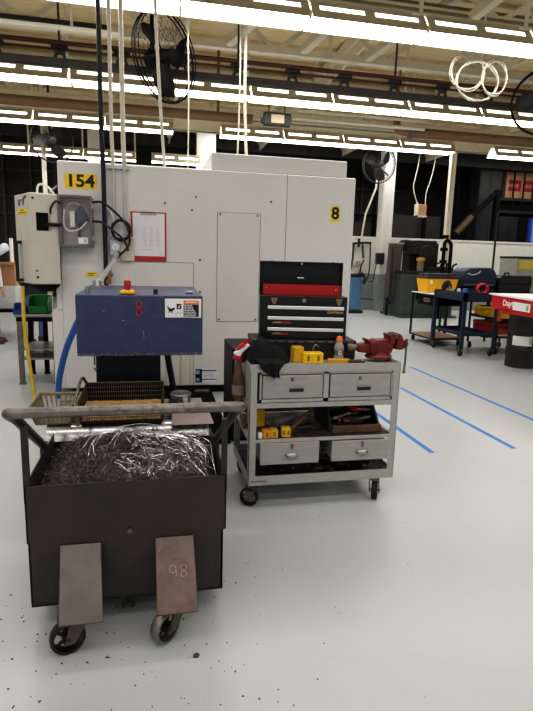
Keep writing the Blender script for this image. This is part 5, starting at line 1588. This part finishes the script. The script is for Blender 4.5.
# bench with two covered machines
t = thing('work_bench', 'long dark bench behind the carts with two covered machines on it', 'bench', (6.9, 10.0, 0))
m = MB(); m.box(6.05, 7.75, 9.7, 10.35, 1.0, 1.05)
part('bench_top', m, BLACK, t)
for x in (6.1, 7.65):
    for y_ in (9.72, 10.28):
        m = MB(); m.box(x, x + 0.05, y_, y_ + 0.05, 0, 1.0)
        part('leg', m, BLACK, t)
t = thing('covered_machine', 'navy rounded machine under a cover with a light streak, on the dark bench', 'machine', (6.5, 10.0, 1.05))
m = MB(); m.prism([(6.1, 9.75, 1.05), (6.85, 9.75, 1.05), (6.86, 9.75, 1.4), (6.8, 9.75, 1.5), (6.7, 9.75, 1.54), (6.25, 9.75, 1.52), (6.14, 9.75, 1.46), (6.1, 9.75, 1.3)], (0, 0.5, 0))
part('cover', m, mat('cover_navy', (38, 48, 68), 0.5, var=0.2), t, 0.02, smooth=True, seg=2)
m = MB(); m.tube([(6.2, 9.742, 1.42), (6.3, 9.742, 1.39), (6.42, 9.742, 1.42), (6.48, 9.742, 1.47)], 0.012, 6, smooth_n=4)
part('strap', m, mat('strap_pale', (190, 196, 204), 0.5), t)
m = MB(); m.box(6.08, 6.88, 9.74, 9.752, 1.12, 1.17); m.mi = 1; m.box(6.12, 6.8, 9.736, 9.74, 1.19, 1.2)
part('base_band', m, [BLACKM, STEEL], t)
t = thing('plastic_case', 'black moulded case right of the navy machine on the dark bench', 'case', (7.3, 10.0, 1.05))
m = MB(); m.prism([(6.92, 9.72, 1.05), (7.66, 9.72, 1.05), (7.68, 9.72, 1.36), (7.64, 9.72, 1.4), (6.98, 9.72, 1.4), (6.92, 9.72, 1.34)], (0, 0.45, 0))
part('body', m, mat('case_black', (34, 34, 35), 0.5), t, 0.02, seg=2)
m = MB(); m.box(6.92, 7.68, 9.712, 9.72, 1.22, 1.235)
part('seam', m, BLACKM, t)
m = MB(); m.tube([(7.02, 9.74, 1.4), (7.03, 9.74, 1.44), (7.12, 9.74, 1.44), (7.13, 9.74, 1.4)], 0.016, 6)
part('handle', m, BLACKM, t)
t = thing('grey_cabinet', 'grey steel cabinet with a yellow band at the right edge of the picture', 'cabinet', (8.4, 10.8, 0))
m = MB(); m.box(7.85, 9.0, 10.5, 11.1, 0.04, 1.76)
part('body', m, mat('grey_green', (150, 150, 140), 0.5), t, 0.01)
m = MB(); m.box(7.84, 9.01, 10.49, 11.11, 1.76, 1.8); m.mi = 1; m.box(7.9, 8.95, 10.492, 10.5, 1.52, 1.72)
part('top', m, [BLACK, mat('band_yellow', (196, 176, 84), 0.6)], t)
m = MB(); m.box(7.88, 8.42, 10.488, 10.5, 0.1, 1.48); m.box(8.43, 8.97, 10.488, 10.5, 0.1, 1.48)
part('door', m, mat('grey_green', (150, 150, 140), 0.5), t)
m = MB(); m.box(7.9, 8.95, 10.55, 11.05, 0, 0.04)
part('plinth', m, BLACK, t)
m = MB(); m.tube([(7.34, 10.6, 0.0), (7.33, 10.6, 2.72)], 0.022, 8); m.cyl((7.34, 10.6, 0), (7.34, 10.6, 0.03), 0.14, seg=18)
tag(part('thin_pole', m, BLACK, smooth=True), 'thin black pole standing on the floor behind the dark bench', 'pole')

# black drum with red parts washer basin
t = thing('steel_drum', 'black steel drum with a white label under the red washer basin', 'drum', (5.80, 7.42, 0))
m = MB()
prof = [(0.227, 0.0), (0.234, 0.012), (0.23, 0.025), (0.227, 0.04)]
for zc in (0.29, 0.58):
    prof += [(0.227, zc - 0.03), (0.236, zc - 0.01), (0.236, zc + 0.01), (0.227, zc + 0.03)]
prof += [(0.227, 0.83), (0.234, 0.842), (0.232, 0.858)]
m.lathe(prof, (5.80, 7.42, 0), 36)
part('shell', m, mat('drum_black', (26, 26, 26), 0.4, var=0.2), t, smooth=True)
m = MB()
def lab(u, v):
    a = math.radians(195 + 75 * u)
    return (5.80 + 0.2315 * math.cos(a), 7.42 + 0.2315 * math.sin(a), 0.36 + 0.15 * v)
m.grid(lab, 14, 2)
lb = part('label', m, mat('label_white', (224, 226, 222), 0.6), t)
m = MB()
def lab2(u, v):
    a = math.radians(258 + 10 * u)
    return (5.80 + 0.233 * math.cos(a), 7.42 + 0.233 * math.sin(a), 0.38 + 0.11 * v)
m.grid(lab2, 4, 2)
part('green_print', m, mat('print_green', (130, 190, 110), 0.6), lb)
t = thing('parts_washer', 'red parts washer basin with a white lid, set on the black drum', 'basin', (5.75, 7.2, 0.86))
WR = mat('washer_red', (196, 28, 38), 0.4, var=0.05)
m = MB()
m.prism([(5.36, 6.7, 0.96), (5.36, 7.69, 0.9), (5.36, 7.69, 1.125), (5.36, 6.7, 1.1)], (0.85, 0, 0))
m.prism([(5.38, 6.7, 0.86), (5.38, 7.4, 0.86), (5.38, 7.5, 0.91), (5.38, 6.7, 0.97)], (0.81, 0, 0))
part('tub', m, WR, t, 0.008)
m = MB(); m.prism([(5.33, 6.66, 1.1), (5.33, 7.73, 1.126), (5.33, 7.73, 1.15), (5.33, 6.66, 1.14)], (0.92, 0, 0))
part('lid', m, WHITE, t, 0.005)
textmesh('lettering', 'Dayton', 0.13, (5.3585, 7.2, 1.02), WHITE, t, X=(0, -1, 0), Y=(0, 0, 1), bold=0.003)
m = MB(); m.prism([(5.352, 6.76, 0.93), (5.352, 7.14, 0.935), (5.352, 7.14, 1.06), (5.352, 6.76, 1.05)], (0.006, 0, 0))
st = part('paper_label', m, WHITE, t)
m = MB(); m.box(5.35, 5.352, 6.79, 6.84, 0.95, 1.03)
part('green_print', m, mat('print_green', (130, 190, 110), 0.6), st)

# surface grinder, dark
GG = mat('grinder_grey', (70, 76, 71), 0.5, var=0.15)
GD = mat('grinder_dark', (34, 34, 33), 0.6, var=0.2)
t = thing('surface_grinder', 'dark grey-green grinding machine behind the platform cart', 'machine', (7.9, 15.0, 0))
m = MB(); m.prism([(7.12, 14.5, 0.05), (8.8, 14.5, 0.05), (8.8, 14.5, 1.28), (7.12, 14.5, 1.28)], (0, 1.2, 0)); m.box(7.05, 8.9, 14.35, 15.8, 0, 0.06)
part('base', m, GG, t, 0.02)
m = MB(); m.box(7.6, 8.3, 14.44, 14.5, 0.55, 1.2)
part('recess', m, BLACKM, t)
m = MB(); m.box(7.1, 8.9, 14.5, 15.2, 1.28, 1.36); m.box(7.9, 8.8, 14.6, 15.1, 1.36, 1.5)
part('table', m, GD, t, 0.01)
m = MB(); m.box(7.65, 8.6, 15.2, 15.7, 1.3, 2.2); m.prism([(7.4, 15.25, 1.95), (7.9, 15.25, 1.95), (7.9, 15.25, 2.25), (7.5, 15.25, 2.28), (7.38, 15.25, 2.15)], (0, 0.3, 0))
part('column', m, GD, t, 0.02)
m = MB(); m.box(7.55, 8.25, 14.7, 15.3, 1.85, 2.25); m.lathe([(0.22, 14.62), (0.22, 14.72)], (7.9, 0, 1.9), 20, 'Y')
part('wheel_head', m, GD, t, 0.02)
for k in range(5):
    m = MB(); x = 8.0 + 0.2 * k
    m.tube([(x, 14.75, 1.36), (x + 0.05, 14.72, 1.55 + 0.05 * (k % 2)), (x + 0.16, 14.7, 1.6)], 0.03, 6)
    part('lever', m, BLACKM, t)
t = thing('coolant_pot', 'tan pot with a yellow cap standing on the dark grinder table', 'pot', (7.72, 14.62, 1.36))
m = MB(); m.lathe([(0.09, 1.36), (0.1, 1.4), (0.1, 1.66)], (7.72, 14.62, 0), 14); part('body', m, mat('pot_tan', (120, 112, 90), 0.6), t, smooth=True)
m = MB(); m.lathe([(0.12, 1.66), (0.13, 1.68), (0.12, 1.74), (0.06, 1.76)], (7.72, 14.62, 0), 14); part('cap', m, mat('cap_yellow', (186, 150, 40), 0.5), t, smooth=True)
t = thing('tall_panel', 'tall dark taupe electrical panel on legs beside the cream column', 'panel', (7.08, 15.0, 0))
m = MB(); m.prism([(6.88, 14.95, 0.56), (7.24, 14.95, 0.56), (7.3, 14.95, 2.13), (6.92, 14.95, 2.13)], (0, 0.22, 0))
part('box', m, mat('panel_taupe', (84, 78, 70), 0.6), t, 0.01)
m = MB(); m.box(6.9, 7.32, 14.93, 15.18, 2.13, 2.17)
part('top', m, mat('panel_cream', (170, 162, 146), 0.6), t)
for x in (6.92, 7.19):
    m = MB(); m.box(x, x + 0.04, 15.02, 15.08, 0, 0.57)
    part('leg', m, BLACKM, t)
m = MB(); m.tube([(6.96, 14.9, 2.0), (6.96, 14.9, 1.0), (6.94, 14.9, 0.4)], 0.02, 6); m.box(6.9, 6.98, 14.86, 14.95, 0.36, 0.44)
part('rod', m, BLACK, t)
# black standpipe by the slim post
t = thing('standpipe', 'bent black hose pipe standing at the slim cream post', 'pipe', (8.25, 14.2, 0))
m = MB(); m.tube([(8.2, 14.2, 0), (8.2, 14.2, 1.9), (8.22, 14.2, 2.18), (8.3, 14.2, 2.25), (8.4, 14.2, 2.15), (8.42, 14.2, 1.9), (8.42, 14.2, 0.0)], 0.05, 10, smooth_n=4)
part('pipe', m, BLACKM, t, smooth=True)
for z in (1.6, 1.95, 2.3):
    m = MB(); m.box(8.12, 8.28, 14.12, 14.28, z, z + 0.1)
    part('valve', m, BLACKM, t, 0.01)
# blue tank
t = thing('blue_tank', 'tall blue tank on a dark base behind the right edge of the machine', 'tank', (6.15, 15.8, 0))
m = MB(); m.box(5.98, 6.34, 15.62, 15.98, 0.1, 1.12)
part('body', m, mat('tank_blue', (84, 124, 158), 0.45, var=0.1), t, 0.03, seg=2)
m = MB(); m.box(5.94, 6.4, 15.58, 16.0, 0, 0.1)
part('base', m, BLACK, t, 0.01)
m = MB(); m.box(5.96, 6.36, 15.6, 16.0, 1.12, 1.2); m.tube([(6.2, 15.7, 1.2), (6.35, 15.65, 1.22), (6.42, 15.65, 1.1), (6.42, 15.65, 0.9)], 0.035, 8, smooth_n=4)
part('lid', m, BLACK, t)
# wall fittings
t = thing('air_line', 'black air line with a hanging hose loop on the white partition wall', 'pipe', (6.8, 16.74, 1.0))
m = MB(); m.tube([(6.3, 16.74, 2.15), (6.8, 16.74, 2.2), (7.02, 16.74, 2.2)], 0.035, 8); m.tube([(6.6, 16.74, 2.05), (6.6, 16.74, 2.32)], 0.04, 8); m.tube([(6.42, 16.74, 2.15), (6.42, 16.74, 1.7), (6.36, 16.74, 1.3)], 0.03, 8)
part('pipe', m, BLACK, t, smooth=True)
m = MB(); m.tube([(6.98, 16.72, 2.2), (7.0, 16.7, 1.9), (7.0, 16.7, 1.3), (6.92, 16.7, 1.0), (6.78, 16.7, 0.95), (6.68, 16.7, 1.1), (6.7, 16.7, 1.4), (6.8, 16.7, 1.65)], 0.022, 8, smooth_n=5)
part('hose_loop', m, RUBBER, t, smooth=True)
m = MB(); m.tube([(6.72, 16.72, 2.15), (6.74, 16.72, 1.95), (6.78, 16.72, 1.7)], 0.035, 8)
part('valve_lever', m, mat('lever_brown', (70, 44, 36), 0.6), t)
m = MB(); m.box(6.55, 6.68, 16.7, 16.79, 1.45, 1.6); m.tube([(6.4, 16.74, 1.55), (6.45, 16.74, 1.42), (6.56, 16.74, 1.42)], 0.02, 6)
tag(part('wall_outlet', m, mat('outlet_tan', (170, 160, 130), 0.5), None, 0.008), 'tan outlet box on the white partition behind the machine', 'outlet')
m = MB(); m.tube([(6.52, 16.7, 0.8), (6.54, 16.7, 0.5), (6.7, 16.7, 0.4), (7.05, 16.3, 0.38)], 0.014, 6, smooth_n=4); m.box(6.48, 6.56, 16.7, 16.79, 0.76, 0.95)
tag(part('low_cable', m, BLACK, smooth=True), 'thin black cable low on the grey part of the wall', 'cable')
t = thing('control_box', 'black box mounted on the cream column with a cable below', 'box', (7.15, 16.3, 1.5))
m = MB(); m.box(7.03, 7.3, 16.22, 16.355, 1.52, 1.88)
part('housing', m, mat('box_dark', (46, 44, 46), 0.5), t, 0.02)
m = MB(); m.tube([(7.06, 16.3, 1.52), (7.02, 16.3, 1.3), (6.98, 16.3, 1.0), (6.9, 16.4, 0.95)], 0.016, 6, smooth_n=4)
part('cable', m, BLACK, t, smooth=True)
m = MB(); m.tube([(7.0, 16.5, 4.4), (6.98, 16.5, 3.9), (6.72, 16.6, 3.1), (6.72, 16.82, 2.4)], 0.035, 8)
tag(part('wall_conduit', m, CREAM, smooth=True), 'cream conduit bending down to the left of the cream column', 'conduit')
# hanging outlet box
t = thing('pendant_outlet', 'tan outlet box hanging on two white cords from the lights', 'outlet', (6.7, 12.9, 2.75))
m = MB(); m.box(6.58, 6.83, 12.82, 12.98, 2.76, 3.06)
part('box', m, mat('box_tan', (190, 142, 104), 0.6), t, 0.015)
m = MB(); m.box(6.57, 6.6, 12.81, 12.99, 2.75, 3.07); m.box(6.57, 6.84, 12.81, 12.99, 2.75, 2.78)
part('frame', m, CREAM, t)
m = MB(); m.tube([(6.58, 12.9, 5.36), (6.56, 12.9, 4.2), (6.5, 12.9, 3.75), (6.46, 12.9, 3.45), (6.6, 12.9, 3.06)], 0.013, 8, smooth_n=5)
part('cord', m, CREAM, t, smooth=True)
m = MB(); m.tube([(7.05, 12.9, 5.36), (7.0, 12.9, 4.2), (6.92, 12.9, 3.7), (6.82, 12.9, 3.35), (6.82, 12.9, 3.06)], 0.013, 8, smooth_n=5)
part('cord', m, CREAM, t, smooth=True)
# rack behind the partition with cartons
t = thing('pallet_rack', 'dark storage rack behind the partition at upper right, loaded with cartons', 'rack', (13.6, 18.6, 0))
for x in (12.5, 15.4):
    m = MB(); m.box(x, x + 0.09, 18.1, 18.19, 0, 5.6)
    part('upright', m, BLACKM, t)
for z in (3.6, 4.05, 5.2):
    m = MB(); m.box(11.9, 15.6, 18.08, 19.2, z - 0.1, z); 
    part('beam_shelf', m, BEAMD, t)
for x in (13.05, 13.47, 13.87, 14.3):
    m = MB(); m.box(x, x + 0.045, 18.1, 18.14, 3.6, 5.2)
    part('guard_bar', m, BLACKM, t)
m = MB(); m.box(11.9, 15.6, 19.1, 19.2, 0, 0.1)
for x in (11.95, 15.45):
    m.box(x, x + 0.08, 19.1, 19.2, 0, 5.6)
part('rear_frame', m, BLACKM, t)
CTN = mat('carton_cream', (206, 166, 128), 0.7, var=0.05)
CRED = mat('carton_red', (176, 40, 52), 0.6)
for i in range(3):
    for j in range(1):
        x = 12.84 + 0.63 * i; z = 4.055
        t = thing('carton', 'cream carton with a red band on the rack, ' + ('leftmost, nearest the jib arm', 'in the middle of three', 'rightmost, cut by the edge')[i], 'box', (x + 0.3, 18.6, z), 'cartons on the rack')
        m = MB(); m.box(x, x + 0.62, 18.25, 18.9, z, z + 0.94)
        part('box', m, CTN, t, 0.008)
        m = MB(); m.box(x + 0.1, x + 0.62, 18.244, 18.25, z + 0.26, z + 0.66)
        part('red_band', m, CRED, t)
        m = MB()
        for k in range(4):
            m.box(x + 0.1 + 0.11 * k, x + 0.17 + 0.11 * k, 18.24, 18.2445, z + 0.4, z + 0.52)
        part('pale_print', m, CTN, t)
GRL = mat('locker_dark', (48, 50, 52), 0.5, var=0.15)
for k, (x0, x1, zt, lb) in enumerate(((11.55, 12.45, 5.3, 'tall dark grey locker left of the carton rack'), (12.7, 13.5, 3.4, 'lower dark grey locker under the cartons'))):
    t = thing('locker', lb, 'locker', ((x0 + x1) / 2, 18.5, 0))
    yy = 17.95 if k == 0 else 18.25
    m = MB(); m.box(x0, x1, yy, yy + 0.6, 0, zt); part('body', m, GRL, t, 0.01)
    m = MB(); m.box(x0 + 0.03, (x0 + x1) / 2 - 0.01, yy - 0.015, yy, 0.1, zt - 0.1); m.box((x0 + x1) / 2 + 0.01, x1 - 0.03, yy - 0.015, yy, 0.1, zt - 0.1); part('door', m, GRL, t)
    m = MB(); m.box((x0 + x1) / 2 - 0.06, (x0 + x1) / 2 - 0.04, yy - 0.04, yy - 0.01, zt * 0.6, zt * 0.6 + 0.2); part('handle', m, STEELD, t)
t = thing('blue_banner', 'light blue panel with dark blue edge standing behind the partition at right edge', 'panel', (13.9, 17.4, 0))
m = MB(); m.box(13.42, 14.6, 17.38, 17.42, 0.0, 3.3)
part('board', m, mat('banner_blue', (128, 160, 226), 0.6), t)
m = MB(); m.box(13.32, 13.44, 17.36, 17.44, 0, 3.3)
part('edge', m, mat('banner_edge', (40, 60, 140), 0.6), t)
t = thing('jib_arm', 'slanting dark jib arm with a tan lower end seen over the partition', 'arm', (11.0, 17.4, 2.4))
m = MB(); m.tube([(11.0, 17.4, 3.25), (11.95, 17.4, 4.15)], 0.1, 6); m.box(11.85, 12.0, 17.3, 17.5, 0, 4.2)
part('beam', m, BLACKM, t)
m = MB(); m.tube([(10.45, 17.4, 2.65), (11.0, 17.4, 3.25)], 0.12, 6)
part('tan_end', m, mat('jib_tan', (92, 70, 44), 0.7), t)
for k, (x, z0, z1) in enumerate(((10.95, 0, 5.6), (9.7, 0, 5.6))):
    m = MB(); m.box(x, x + 0.12, 18.4, 18.5, z0, z1)
    struct('trim_%d' % (14 + k), m, BLACKM)
m = MB(); m.box(6.2, 9.0, 18.9, 19.0, 0, 3.0); m.box(8.0, 10.5, 18.6, 18.7, 0, 3.3)
struct('wall_divider', m, mat('divider', (58, 55, 50), 0.6, var=0.15))
m = MB(); m.box(6.4, 9.6, 18.8, 18.86, 3.2, 3.28); m.box(7.9, 7.98, 18.8, 18.86, 2.4, 4.1); m.box(6.4, 9.0, 18.8, 18.86, 4.05, 4.12)
struct('trim_16', m, BLACKM)

# ================================================================== LEFT BACKGROUND
t = thing('metal_table', 'grey metal work table with a lower shelf at far left, holding two bins', 'table', (-1.4, 7.1, 0))
TM = mat('table_metal', (150, 148, 144), 0.4, 0.4, var=0.1)
m = MB(); m.box(-1.625, -1.12, 6.82, 7.5, 0.83, 0.86)
part('table_top', m, TM, t, 0.004)
m = MB(); m.box(-1.605, -1.14, 6.84, 7.48, 0.775, 0.83)
part('apron', m, BLACKM, t)
for x, y_, mt in ((-1.6, 6.84, STEELD), (-1.2, 6.84, STEELD), (-1.6, 7.43, BLACKM), (-1.2, 7.43, BLACKM), (-1.42, 7.43, BLACKM)):
    m = MB(); m.box(x, x + 0.055, y_, y_ + 0.045, 0, 0.78); m.box(x - 0.01, x + 0.065, y_ - 0.01, y_ + 0.055, 0, 0.012)
    part('leg', m, mt, t)
for z in (0.3, 0.42):
    m = MB(); m.box(-1.57, -1.14, 6.86, 7.46, z, z + 0.02)
    part('shelf', m, TM, t)
def bin_(nm, lb, x0, x1, y0, y1, z0, z1, mt):
    t = thing(nm, lb, 'bin', ((x0 + x1) / 2, (y0 + y1) / 2, z0))
    w_ = 0.008; lipz = z0 + (z1 - z0) * 0.45
    m = MB(); m.box(x0, x1, y0, y1, z0, z0 + w_); m.box(x0, x1, y1 - w_, y1, z0, z1)
    for x in (x0, x1 - w_):
        m.prism([(x, y0, z0), (x, y1, z0), (x, y1, z1), (x, y0 + 0.1, z1), (x, y0, lipz)], (w_, 0, 0))
    m.box(x0, x1, y0, y0 + w_, z0, lipz)
    part('body', m, mt, t)
    m = MB(); m.box(x0 + 0.03, x1 - 0.03, y0 - 0.004, y0, z0 + 0.02, lipz - 0.01)
    part('label_slot', m, mt, t)
    m = MB(); m.tube([(x0 - 0.004, y0 + 0.1, z1), (x0 - 0.004, y1, z1), (x1 + 0.004, y1, z1), (x1 + 0.004, y0 + 0.1, z1)], 0.008, 6)
    part('rim', m, mt, t)
bin_('parts_bin', 'green plastic parts bin on the metal table under the control cabinet', -1.485, -1.25, 6.9, 7.2, 0.86, 1.07, GREENB)
bin_('parts_bin', 'blue plastic parts bin on the left end of the metal table', -1.632, -1.495, 6.83, 7.05, 0.86, 0.98, BLUEB)
t = thing('low_bench', 'low dark bench with a pale box on it at the far left edge', 'bench', (-3.3, 10.9, 0))
m = MB(); m.box(-4.4, -2.42, 10.5, 11.3, 0.5, 0.56)
part('top', m, BLACKM, t)
for x in (-4.2, -3.0):
    for y_ in (10.55, 11.2):
        m = MB(); m.box(x, x + 0.06, y_, y_ + 0.06, 0, 0.5)
        part('leg', m, BLACKM, t)
m = MB(); m.box(-4.0, -2.46, 10.55, 11.2, 0.56, 0.98); m.box(-4.01, -2.45, 10.545, 11.21, 0.9, 0.92)
tag(part('pale_box', m, mat('pale_panel', (206, 206, 202), 0.6), None, 0.01), 'pale grey box on the low bench under the cardboard carton', 'box')
t = thing('cardboard_carton', 'brown cardboard carton beside the white-shirted person at far left', 'box', (-3.1, 10.85, 0.98))
m = MB(); m.box(-3.75, -2.46, 10.6, 11.1, 0.985, 1.36)
part('box', m, CARD, t)
m = MB(); m.prism([(-3.75, 10.6, 1.36), (-2.46, 10.6, 1.36), (-2.4, 10.42, 1.41), (-3.75, 10.42, 1.41)], (0, 0, 0.006)); m.prism([(-2.46, 10.6, 1.36), (-2.46, 11.1, 1.36), (-2.42, 11.1, 1.42), (-2.42, 10.6, 1.42)], (0.006, 0, 0))
part('flap', m, mat('card_lit', (216, 176, 134), 0.8), t)  # flap paler than the box: the lit top is put into its colour
t = thing('paper_roll', 'white upright roll of paper standing at the end of the cardboard carton', 'roll', (-2.52, 10.75, 1.36))
m = MB(); m.lathe([(0.035, 1.362), (0.035, 1.84)], (-2.53, 10.75, 0), 14)
part('paper', m, WHITE, t, smooth=True)
m = MB(); m.lathe([(0.016, 1.84), (0.016, 1.845)], (-2.53, 10.75, 0), 10)
part('core', m, CARD, t)

# ---- people
SKIN = mat('skin', (206, 156, 130), 0.55, var=0.05)
SHIRT = mat('shirt_white', (226, 228, 236), 0.8, var=0.05, scale=12, bump=0.25)
JEAN = mat('jeans', (72, 98, 140), 0.85, var=0.14, scale=14, bump=0.2)
BOOT = mat('boot_brown', (96, 66, 50), 0.6, var=0.15)
SHOE = mat('shoe_dark', (44, 40, 42), 0.6)
HAIR = mat('hair_brown', (58, 44, 36), 0.7, var=0.2, scale=40)
def skinned(name, pts, edges, mats_, parent, zone, sub=2):
    me = bpy.data.meshes.new(name)
    me.from_pydata([q[0] for q in pts], edges, [])
    o = bpy.data.objects.new('tmp_body', me)
    C.objects.link(o)
    md = o.modifiers.new('s', 'SKIN'); md.use_smooth_shade = True; md.branch_smoothing = 0.4
    for i, q in enumerate(pts):
        sv = me.skin_vertices[0].data[i]
        rr = q[1] if isinstance(q[1], tuple) else (q[1], q[1])
        sv.radius = rr
        sv.use_root = (i == 0)
    ss = o.modifiers.new('u', 'SUBSURF'); ss.levels = sub; ss.render_levels = sub
    dg = bpy.context.evaluated_depsgraph_get(); dg.update()
    m2 = bpy.data.meshes.new_from_object(o.evaluated_get(dg))
    bpy.data.objects.remove(o)
    m2.name = name
    m2.materials.clear()
    ob = link_mesh(name, m2, parent, mats_, True)
    g = ORG[parent]
    for pl in m2.polygons:
        pl.material_index = zone(pl.center + g)
    return ob
def person(name, label, foot, face, H, larm, rarm, shoe, lean=0.0, shirt=None):
    """foot = ground point; face = heading angle of the chest; arms given as (elbow, hand) offsets in body frame (x forward, y left, z up)"""
    fx, fy = foot
    t = thing(name, label, 'person', (fx, fy, 0))
    M = Matrix.Translation((fx, fy, 0)) @ Matrix.Rotation(face, 4, 'Z')
    s = H / 1.8
    def W(x, y_, z): return M @ Vector((x * s, y_ * s, z * s))
    P = []; E = []
    def add(q, r_, par=None):
        P.append((W(*q), tuple(v * s for v in r_) if isinstance(r_, tuple) else r_ * s)); i = len(P) - 1
        if par is not None: E.append((par, i))
        return i
    hip = add((0, 0, 0.95), (0.115, 0.15))
    wst = add((0.0 + lean * 0.2, 0, 1.1), (0.105, 0.14), hip)
    chs = add((lean * 0.6, 0, 1.3), (0.12, 0.165), wst)
    nb = add((lean * 0.9, 0, 1.46), (0.08, 0.12), chs)
    nk = add((lean, 0, 1.53), 0.055, nb)
    hd0 = add((lean + 0.02, 0, 1.61), (0.07, 0.066), nk)
    hd = add((lean + 0.025, 0, 1.69), (0.088, 0.075), hd0)
    tp = add((lean + 0.015, 0, 1.76), (0.06, 0.055), hd)
    for sg, arm in ((1, larm), (-1, rarm)):
        sh = add((lean * 0.85, 0.18 * sg, 1.44), 0.07, nb)
        el = add(arm[0], 0.078, sh)
        mid = tuple((a + b) / 2 for a, b in zip(arm[0], arm[1]))
        add(mid, 0.062, el); wr = add(arm[1], 0.029, len(P) - 1)
        d = Vector(arm[1]) - Vector(arm[0]); d.normalize()
        pm = Vector(arm[1]) + d * 0.06
        pi_ = add(tuple(pm), (0.022, 0.04), wr)
        lat = d.cross(Vector((0, 0, 1))); lat = lat.normalized() if lat.length > 0.1 else Vector((0, 1, 0))
        for k, L in ((-1.5, 0.06), (-0.5, 0.075), (0.5, 0.072), (1.5, 0.055)):
            b0 = pm + lat * (0.018 * k) + d * 0.03
            i0 = add(tuple(b0), 0.009, pi_)
            add(tuple(b0 + d * L + Vector((0, 0, -0.02))), 0.007, i0)
        add(tuple(pm + lat * 0.05 + d * 0.015), 0.009, pi_)
        hp = add((0.0, 0.095 * sg, 0.86), (0.09, 0.09), hip)
        kn = add((0.02, 0.105 * sg, 0.5), 0.062, hp)
        cf = add((0.0, 0.108 * sg, 0.34), 0.06, kn)
        an = add((-0.02, 0.11 * sg, 0.11), 0.05, cf)
    inv = M.inverted()
    def zone(c):
        q = inv @ c
        q = q / s
        if q.z > 1.525 and math.hypot(q.x - lean, q.y) < 0.13: return 2
        for arm in (larm, rarm):
            w_ = Vector(arm[1]); e_ = Vector(arm[0]); d = (w_ - e_).normalized()
            if (q - w_).length < 0.2 and (q - w_).dot(d) > 0.0: return 2
        return 1 if q.z > 0.93 else 0
    body = skinned('body', P, E, [JEAN, shirt or SHIRT, SKIN], t, zone)
    m = MB(); m.M = M @ Matrix.Scale(s, 4)
    m.ball((lean - 0.005, 0, 1.735), 0.098, (1.02, 0.88, 0.85)); m.ball((lean - 0.045, 0, 1.67), 0.075, (0.8, 0.95, 1.1))
    part('hair', m, HAIR, t, smooth=True)
    m = MB(); m.M = M @ Matrix.Scale(s, 4)
    m.ball((lean + 0.112, 0, 1.66), 0.018, (1.0, 0.8, 1.4)); 
    for sg in (1, -1):
        m.ball((lean + 0.01, 0.078 * sg, 1.66), 0.026, (0.6, 0.4, 1.1))
    part('nose_and_ears', m, SKIN, t, smooth=True)
    m = MB(); m.M = M @ Matrix.Scale(s, 4)
    for sg in (1, -1):
        m.ball((lean + 0.098, 0.032 * sg, 1.685), 0.011)
    part('eyes', m, INK, t, smooth=True)
    m = MB(); m.M = M @ Matrix.Scale(s, 4); m.ball((lean + 0.095, 0, 1.615), 0.02, (0.5, 1.2, 0.35))
    part('mouth', m, mat('lip', (170, 96, 90), 0.6), t, smooth=True)
    for sg in (1, -1):
        m = MB(); m.M = M @ Matrix.Scale(s, 4)
        m.prism([(-0.09, 0.11 * sg - 0.045, 0.0), (0.17, 0.11 * sg - 0.05, 0.0), (0.2, 0.11 * sg - 0.03, 0.0), (0.2, 0.11 * sg + 0.03, 0.0), (0.17, 0.11 * sg + 0.05, 0.0), (-0.09, 0.11 * sg + 0.045, 0.0)], (0, 0, 0.03))
        m.ball((0.07, 0.11 * sg, 0.045), 0.055, (2.1, 0.85, 0.85)); m.lathe([(0.055, 0.03), (0.06, 0.08), (0.06, 0.16), (0.064, 0.17)], (-0.03, 0.11 * sg, 0), 14)
        part('boot', m, shoe, t, smooth=True)
    return t
person('person', 'person in a white shirt, jeans and brown boots working at the carton, at left edge', (-2.76, 10.1), 0.0, 1.86,
       ((0.05, 0.25, 1.18), (0.12, 0.22, 0.94)), ((0.36, -0.2, 1.64), (0.1, -0.27, 1.44)), BOOT, 0.06)
person('person', 'person in jeans and dark shoes behind the metal table, mostly hidden by the control cabinet', (-2.0, 9.9), 1.3, 1.66,
       ((0.05, 0.26, 1.15), (0.22, 0.2, 1.05)), ((0.05, -0.26, 1.15), (0.22, -0.2, 1.05)), SHOE, 0.02, mat('shirt_dark', (40, 44, 54), 0.8, var=0.1))
